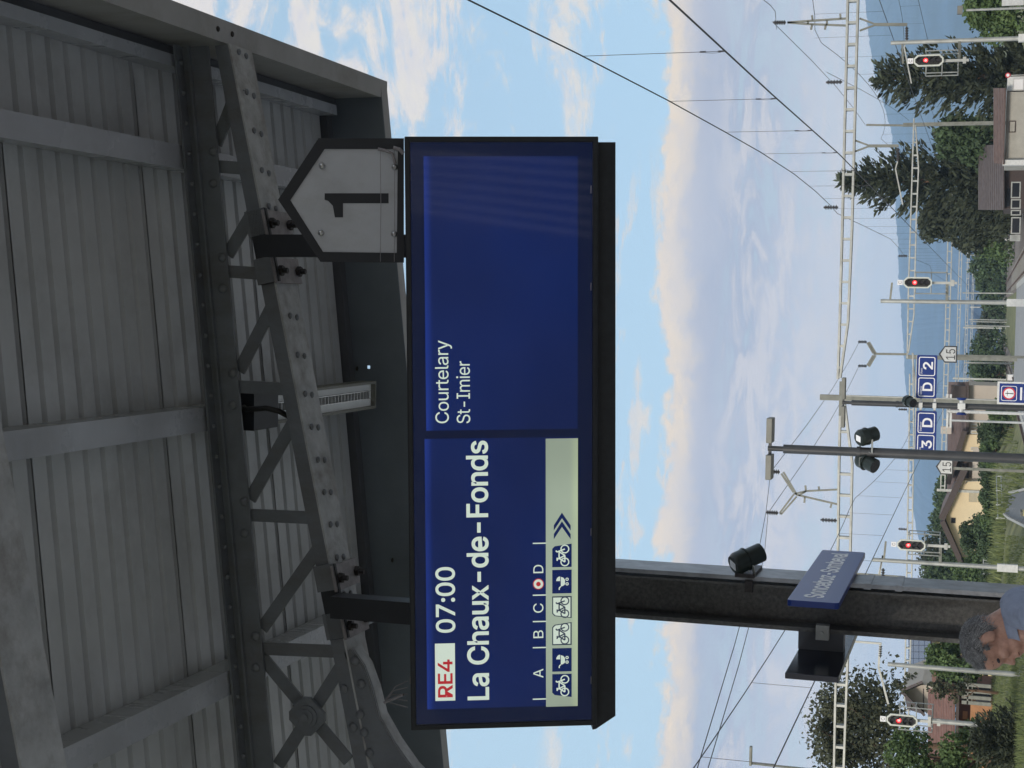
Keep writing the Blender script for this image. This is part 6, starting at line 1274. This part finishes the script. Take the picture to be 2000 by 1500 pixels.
# fence on the left
YF = 138.
fe = thing('railing_fence', 'long grey metal railing in front of the bushes of the cream house', 'fence', (aty(1930, 1030, YF).x, YF, 0))
P_ = MB(); y = 895
za, zb_ = aty(1922.5, 1030, YF).z, aty(1942, 1030, YF).z
while y < 1250:
    X = aty(1930, y, YF).x; P_.box((X, YF, (za+zb_)/2), (.05, .05, za-zb_)); y += 5.4
o = P_.obj('pickets', M['fencem'], fe); o['kind'] = 'stuff'
Xa, Xb = aty(1930, 1250, YF).x, aty(1930, 895, YF).x
MB().box(((Xa+Xb)/2, YF-.03, za), (Xb-Xa, .07, .07)).obj('rail', M['fencem'], fe); MB().box(((Xa+Xb)/2, YF-.03, zb_), (Xb-Xa, .07, .07)).obj('rail', M['fencem'], fe)
for y in range(900, 1250, 44): MB().box((aty(1930, y, YF).x, YF-.06, (za-.9)/2), (.09, .09, za+.9)).obj('post', M['fencem'], fe)
rl = thing('handrail', 'pale two bar handrail along the ramp left of the far platform end', 'railing', (aty(1950, 960, 105).x, 105, -.5))
for x in (1946, 1955): MB().bar(aty(x, 930, 110), aty(x+3, 1012, 96), .05, .05).obj('rail', M['offwhite'], rl)
for y in (930, 958, 986, 1012): MB().bar(aty(1945, y, 110-(y-930)*.17), aty(1964, y, 110-(y-930)*.17), .05, .05).obj('post', M['offwhite'], rl)

# ================================================================== THE MAN
def blob(mb, c, r, n=20, m=12, R=None):
    c = Vector(c); o = len(mb.v); t = MB().ball((0, 0, 0), 1.0, n, m); vs_ = [Vector((a*r[0], b_*r[1], d*r[2])) for a, b_, d in t.v]
    return mb.add([c+(R @ v if R else v) for v in vs_], t.f)
def caps(mb, a, b_, r0, r1=None, n=14):
    r1 = r0 if r1 is None else r1; mb.tube(a, b_, r0, r1, n); blob(mb, a, (r0,)*3, n, 8); blob(mb, b_, (r1,)*3, n, 8); return mb
def voxel(mb, name, m, size, smooth=4):
    me = bpy.data.meshes.new('t'); me.from_pydata(mb.v, [], mb.f); bm = bmesh.new(); bm.from_mesh(me); bmesh.ops.remove_doubles(bm, verts=bm.verts, dist=1e-5); bmesh.ops.recalc_face_normals(bm, faces=bm.faces); bm.to_mesh(me); bm.free()
    o = bpy.data.objects.new('t', me); col.objects.link(o)
    r = o.modifiers.new('r', 'REMESH'); r.mode = 'VOXEL'; r.voxel_size = size
    s = o.modifiers.new('s', 'SMOOTH'); s.iterations = smooth; s.factor = .5
    dg = bpy.context.evaluated_depsgraph_get(); dg.update(); out = bpy.data.meshes.new_from_object(o.evaluated_get(dg)); out.name = name
    bpy.data.objects.remove(o); out.materials.clear(); out.materials.append(M[m]); out.polygons.foreach_set('use_smooth', [True]*len(out.polygons)); return out
EC = aty(1930, 1250, 5.80)+Vector((0, .078, 0))
hf = Vector((-.90, -.06, -.43)).normalized(); hs = Vector((0, 1, 0)); hs = (hs-hf*hs.dot(hf)).normalized(); hu = hs.cross(hf)*-1
hu = hu if hu.z > 0 else -hu
HR = Matrix((hf, hs, hu)).transposed()
def hp(f, s, u): return EC+hf*f+hs*s+hu*u
man = thing('person', 'grey haired man in a pale blue shirt looking down, before the pillar', 'person', (EC.x+.12, EC.y, 0))
B = MB()
blob(B, hp(.026, 0, .026), (.096, .074, .076), R=HR); blob(B, hp(-.006, 0, .004), (.070, .066, .066), R=HR); blob(B, hp(.045, 0, -.02), (.054, .058, .080), R=HR)
blob(B, hp(.040, 0, -.078), (.056, .050, .036), R=HR); blob(B, hp(.084, 0, -.104), (.021, .024, .018), R=HR); blob(B, hp(.088, 0, .040), (.028, .052, .034), R=HR)
blob(B, hp(.093, 0, .018), (.014, .046, .010), R=HR); blob(B, hp(.088, 0, -.070), (.022, .028, .022), R=HR)
caps(B, hp(.096, 0, .004), hp(.117, 0, -.038), .0075, .0125); blob(B, hp(.119, 0, -.042), (.013, .012, .011), R=HR)
for s in (-1, 1):
    blob(B, hp(.108, s*.012, -.045), (.011, .009, .009), R=HR); blob(B, hp(.068, s*.040, -.032), (.026, .020, .020), R=HR)
    blob(B, hp(-.006, s*.078, -.004), (.019, .009, .032), R=HR @ Matrix.Rotation(.22, 3, 'Y')); blob(B, hp(.006, s*.074, -.012), (.010, .012, .018), R=HR)
blob(B, hp(.101, 0, -.069), (.011, .022, .0062), R=HR); blob(B, hp(.099, 0, -.080), (.010, .020, .0065), R=HR)
NB = EC+Vector((.066, 0, -.105)); caps(B, hp(-.016, 0, -.045), NB, .054, .060); caps(B, hp(-.020, 0, -.020), EC+Vector((.070, 0, -.075)), .046, .050)
SH = [NB+Vector((.050, -.19, -.060)), NB+Vector((.050, .19, -.060))]
HIPC = Vector((NB.x+.14, NB.y, .93)); CH = NB+Vector((.09, 0, -.27))
caps(B, NB+Vector((0, 0, -.04)), CH, .09, .13); caps(B, CH, HIPC, .13, .14); caps(B, SH[0], SH[1], .05)
hands = []
for i, s in enumerate((-1, 1)):
    sh_ = SH[i]; el = sh_+Vector((.03, s*.06, -.30)); wr = el+Vector((-.24, -s*.12, .05)); caps(B, sh_, el, .048, .040); caps(B, el, wr, .038, .026)
    pd = (wr-el).normalized(); pc = wr+pd*.05; sdv = Vector((0, 0, 1)); blob(B, pc, (.045, .018, .040), R=Matrix((pd, pd.cross(sdv).normalized(), sdv)).transposed())
    for k in range(4):
        o0 = pc+pd*.035+sdv*(.028-.018*k); l = (.040, .045, .042, .032)[k]; ins = Vector((0, -s, 0)); m1 = o0+pd*l; m2 = m1+(pd*.3+ins*.9).normalized()*l*.7; m3_ = m2+(-pd*.4+ins*.6).normalized()*l*.45
        caps(B, o0, m1, .009, .0085, 8); caps(B, m1, m2, .0085, .008, 8); caps(B, m2, m3_, .008, .007, 8)
    t0 = pc-pd*.01+sdv*.03; t1 = t0+(pd*.7+Vector((0, -s*.5, .6))).normalized()*.038; t2 = t1+(pd*.8+Vector((0, -s*.6, 0))).normalized()*.03; caps(B, t0, t1, .012, .010, 8); caps(B, t1, t2, .010, .008, 8); hands.append(pc)
    hip = HIPC+Vector((0, s*.10, -.03)); kn = hip+Vector((-.02, s*.01, -.43)); an = Vector((hip.x+.02, hip.y+s*.02, .09)); caps(B, hip, kn, .085, .058); caps(B, kn, an, .055, .038); caps(B, an+Vector((.02, 0, -.04)), an+Vector((-.15, s*.02, -.055)), .035, .03)
link(voxel(B, 'body', 'skin', .0055, 3), 'body', man)
# hair cap
Hm = MB(); nU, nV = 96, 56; keep = {}
for j in range(nV+1):
    ph = math.pi*j/nV
    for i in range(nU):
        t = 2*math.pi*i/nU; dx, dy, dz = math.sin(ph)*math.cos(t), math.sin(ph)*math.sin(t), math.cos(ph)
        rn = 1.0+.035*noise.noise((dx*7, dy*22, dz*22))+.025*noise.noise((dx*18, dy*50, dz*50))
        f, s, u = .022+dx*.101*rn, dy*.080*rn, .026+dz*.082*rn
        if dz < 0: f = .016+dx*.095*rn; u = .026+dz*.098*rn
        Hm.v.append(tuple(hp(f, s, u)))
        line = .050 if f > .075 else (.034 if f > .035 else (.004 if f > .018 else (.026 if f > -.018 else -.052)))
        keep[(j, i)] = u > line+.007*noise.noise((f*90, s*90, 1)) and f < .104
for j in range(nV):
    for i in range(nU):
        i2 = (i+1) % nU
        if keep[(j, i)] and keep[(j, i2)] and keep[(j+1, i)] and keep[(j+1, i2)]: Hm.f.append((j*nU+i, j*nU+i2, (j+1)*nU+i2, (j+1)*nU+i))
ho = Hm.obj('hair', M['hair'], man, True); so = ho.modifiers.new('thick', 'SOLIDIFY'); so.thickness = .012; so.offset = -1
# short strands over the cap for a ragged outline
rnd = random.Random(3); St = MB()
for k in range(9000):
    j = rnd.randrange(nV); i = rnd.randrange(nU)
    if not keep[(j, i)]: continue
    p0 = Vector(Hm.v[j*nU+i])+Vector((rnd.gauss(0, .002), rnd.gauss(0, .002), rnd.gauss(0, .002))); nrm = (p0-hp(-.006, 0, .034)).normalized()
    if rnd.random() < .5 and (p0-EC).dot(hu) < .03: p0 -= nrm*.001
    dr = (hf*rnd.uniform(.2, 1.0)*(1 if (p0-EC).dot(hu) > .06 else -.6)-hu*(.6 if (p0-EC).dot(hu) < .08 else 0)+nrm*.10+Vector((rnd.gauss(0, .12), rnd.gauss(0, .12), rnd.gauss(0, .12)))).normalized()
    l = rnd.uniform(.008, .022); w = dr.cross(nrm).normalized()*.0009; o = len(St.v); St.v += [tuple(p0-w), tuple(p0+w), tuple(p0+dr*l+nrm*.001)]; St.f.append((o, o+1, o+2))
grey = mat('silver_hair_strand', (.16, .16, .165), .5, .0, .3, 90, c2=(.30, .30, .31))
St.obj('hair_strands', grey, man)
for s in (-1, 1):
    MB().ball(tuple(hp(.0865, s*.030, -.002)), .0125, 14, 10).obj('eye', M['white'], man, True)
    b_ = MB(); 
    for k in range(26): a0 = hp(.098+.004*math.sin(k), s*(.014+.030*k/26), .018+.004*math.sin(k/26*3.1)); b_.tube(a0, a0+(hs*s*.7+hu*.3).normalized()*.010+hf*.002, .0012, .0004, 4)
    b_.obj('eyebrow', M['hair'], man)
    MB().path([tuple(hp(.0965, s*.018, -.001)), tuple(hp(.0985, s*.030, -.002)), tuple(hp(.093, s*.041, -.003))], .0022, 5).obj('eyelashes', M['dark'], man)
for s in (-1, 1):
    e_ = MB(); blob(e_, hp(.087, s*.047, .000), (.0135, .0085, .0055), 14, 8, HR); e_.obj('eyelid_socket_shade', M['dark'], man, True)  # dark ellipsoid for the eyelid line and the shade of the socket
    MB().path([tuple(hp(.100, s*.018, .019)), tuple(hp(.098, s*.038, .024)), tuple(hp(.084, s*.056, .018))], [.0030, .0042, .0022], 6).obj('eyebrow_ridge', M['hair'], man, True)
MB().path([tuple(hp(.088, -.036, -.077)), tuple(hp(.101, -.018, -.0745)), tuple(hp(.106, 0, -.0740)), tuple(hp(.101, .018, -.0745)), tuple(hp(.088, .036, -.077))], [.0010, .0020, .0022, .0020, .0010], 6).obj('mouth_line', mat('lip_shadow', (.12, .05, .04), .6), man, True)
# shirt and trousers
S = MB()
NBs = NB+Vector((.036, 0, -.004)); caps(S, NBs+Vector((.015, 0, -.055)), CH+Vector((.01, 0, 0)), .080, .150); caps(S, CH+Vector((.01, 0, 0)), HIPC, .150, .160); caps(S, SH[0], SH[1], .062, .062)
caps(S, SH[0]+Vector((0, .07, .03)), NBs+Vector((.01, -.05, -.0)), .060, .072); caps(S, SH[1]+Vector((0, -.07, .03)), NBs+Vector((.01, .05, -.0)), .060, .072)
for i, s in enumerate((-1, 1)): caps(S, SH[i], SH[i]+Vector((.02, s*.04, -.21)), .068, .062)
sme = voxel(S, 'shirt', 'shirt', .008, 8)
for v in sme.vertices:
    c = v.co; k = .006*noise.noise((c.x*9, c.y*9, c.z*5))+.003*noise.noise((c.x*24, c.y*24, c.z*10)); v.co = c+v.normal*k
so = link(sme, 'shirt', man)
Cc = MB(); pr_ = []
nd = (hp(-.03, 0, -.04)-NB).normalized(); u1 = nd.orthogonal().normalized(); u2 = nd.cross(u1)
for j, (hh, rr) in enumerate(((-.005, .074), (.030, .066), (.032, .070), (-.008, .082))):
    for i in range(32):
        t = 6.2832*i/32; Cc.v.append(tuple(NB+nd*(.018+hh)+(u1*math.cos(t)+u2*math.sin(t))*rr))
for j in range(3):
    for i in range(32): Cc.f.append((j*32+i, j*32+(i+1) % 32, (j+1)*32+(i+1) % 32, (j+1)*32+i))
Cc.obj('collar', M['shirt'], man, True)
T = MB(); blob(T, HIPC+Vector((0, 0, -.02)), (.155, .185, .13))
for s in (-1, 1):
    hip = HIPC+Vector((0, s*.10, -.05)); kn = hip+Vector((-.02, s*.01, -.42)); an = Vector((hip.x+.02, hip.y+s*.02, .10)); caps(T, hip, kn, .105, .078); caps(T, kn, an, .076, .062)
link(voxel(T, 'trousers', 'trouser', .010, 6), 'trousers', man)
for s in (-1, 1):
    a = Vector((HIPC.x+.03, HIPC.y+s*.13, .045)); F_ = MB(); blob(F_, a+Vector((-.07, s*.01, 0)), (.15, .055, .048)); F_.v = [(x, y, max(z, .004)) for x, y, z in F_.v]; F_.obj('shoe', M['shoe'], man, True)
ph_ = (hands[0]+hands[1])/2+Vector((-.05, 0, .02))
tag(bevel(MB().box(ph_, (.010, .072, .15), Matrix.Rotation(.5, 3, 'Y')).obj('phone', M['phone']), .003), 'black phone held in front of the man, below the picture edge', 'phone')
# ================================================================== AIR
hz = MB().box((0, 3200, 186.5), (16000, 7800, 385)).obj('haze', M['white']); hz.data.materials.clear()
hm = bpy.data.materials.new('haze'); hm.use_nodes = True; t_ = hm.node_tree; t_.nodes.clear()
pv = N('ShaderNodeVolumePrincipled', t_); pv.inputs['Color'].default_value = (.55, .76, 1.0, 1); pv.inputs['Density'].default_value = .00022; pv.inputs['Anisotropy'].default_value = .0
om = N('ShaderNodeOutputMaterial', t_); L(pv.outputs[0], om.inputs['Volume'], t_); hz.data.materials.append(hm); kind(hz, 'stuff', 'thin blue haze over the valley')
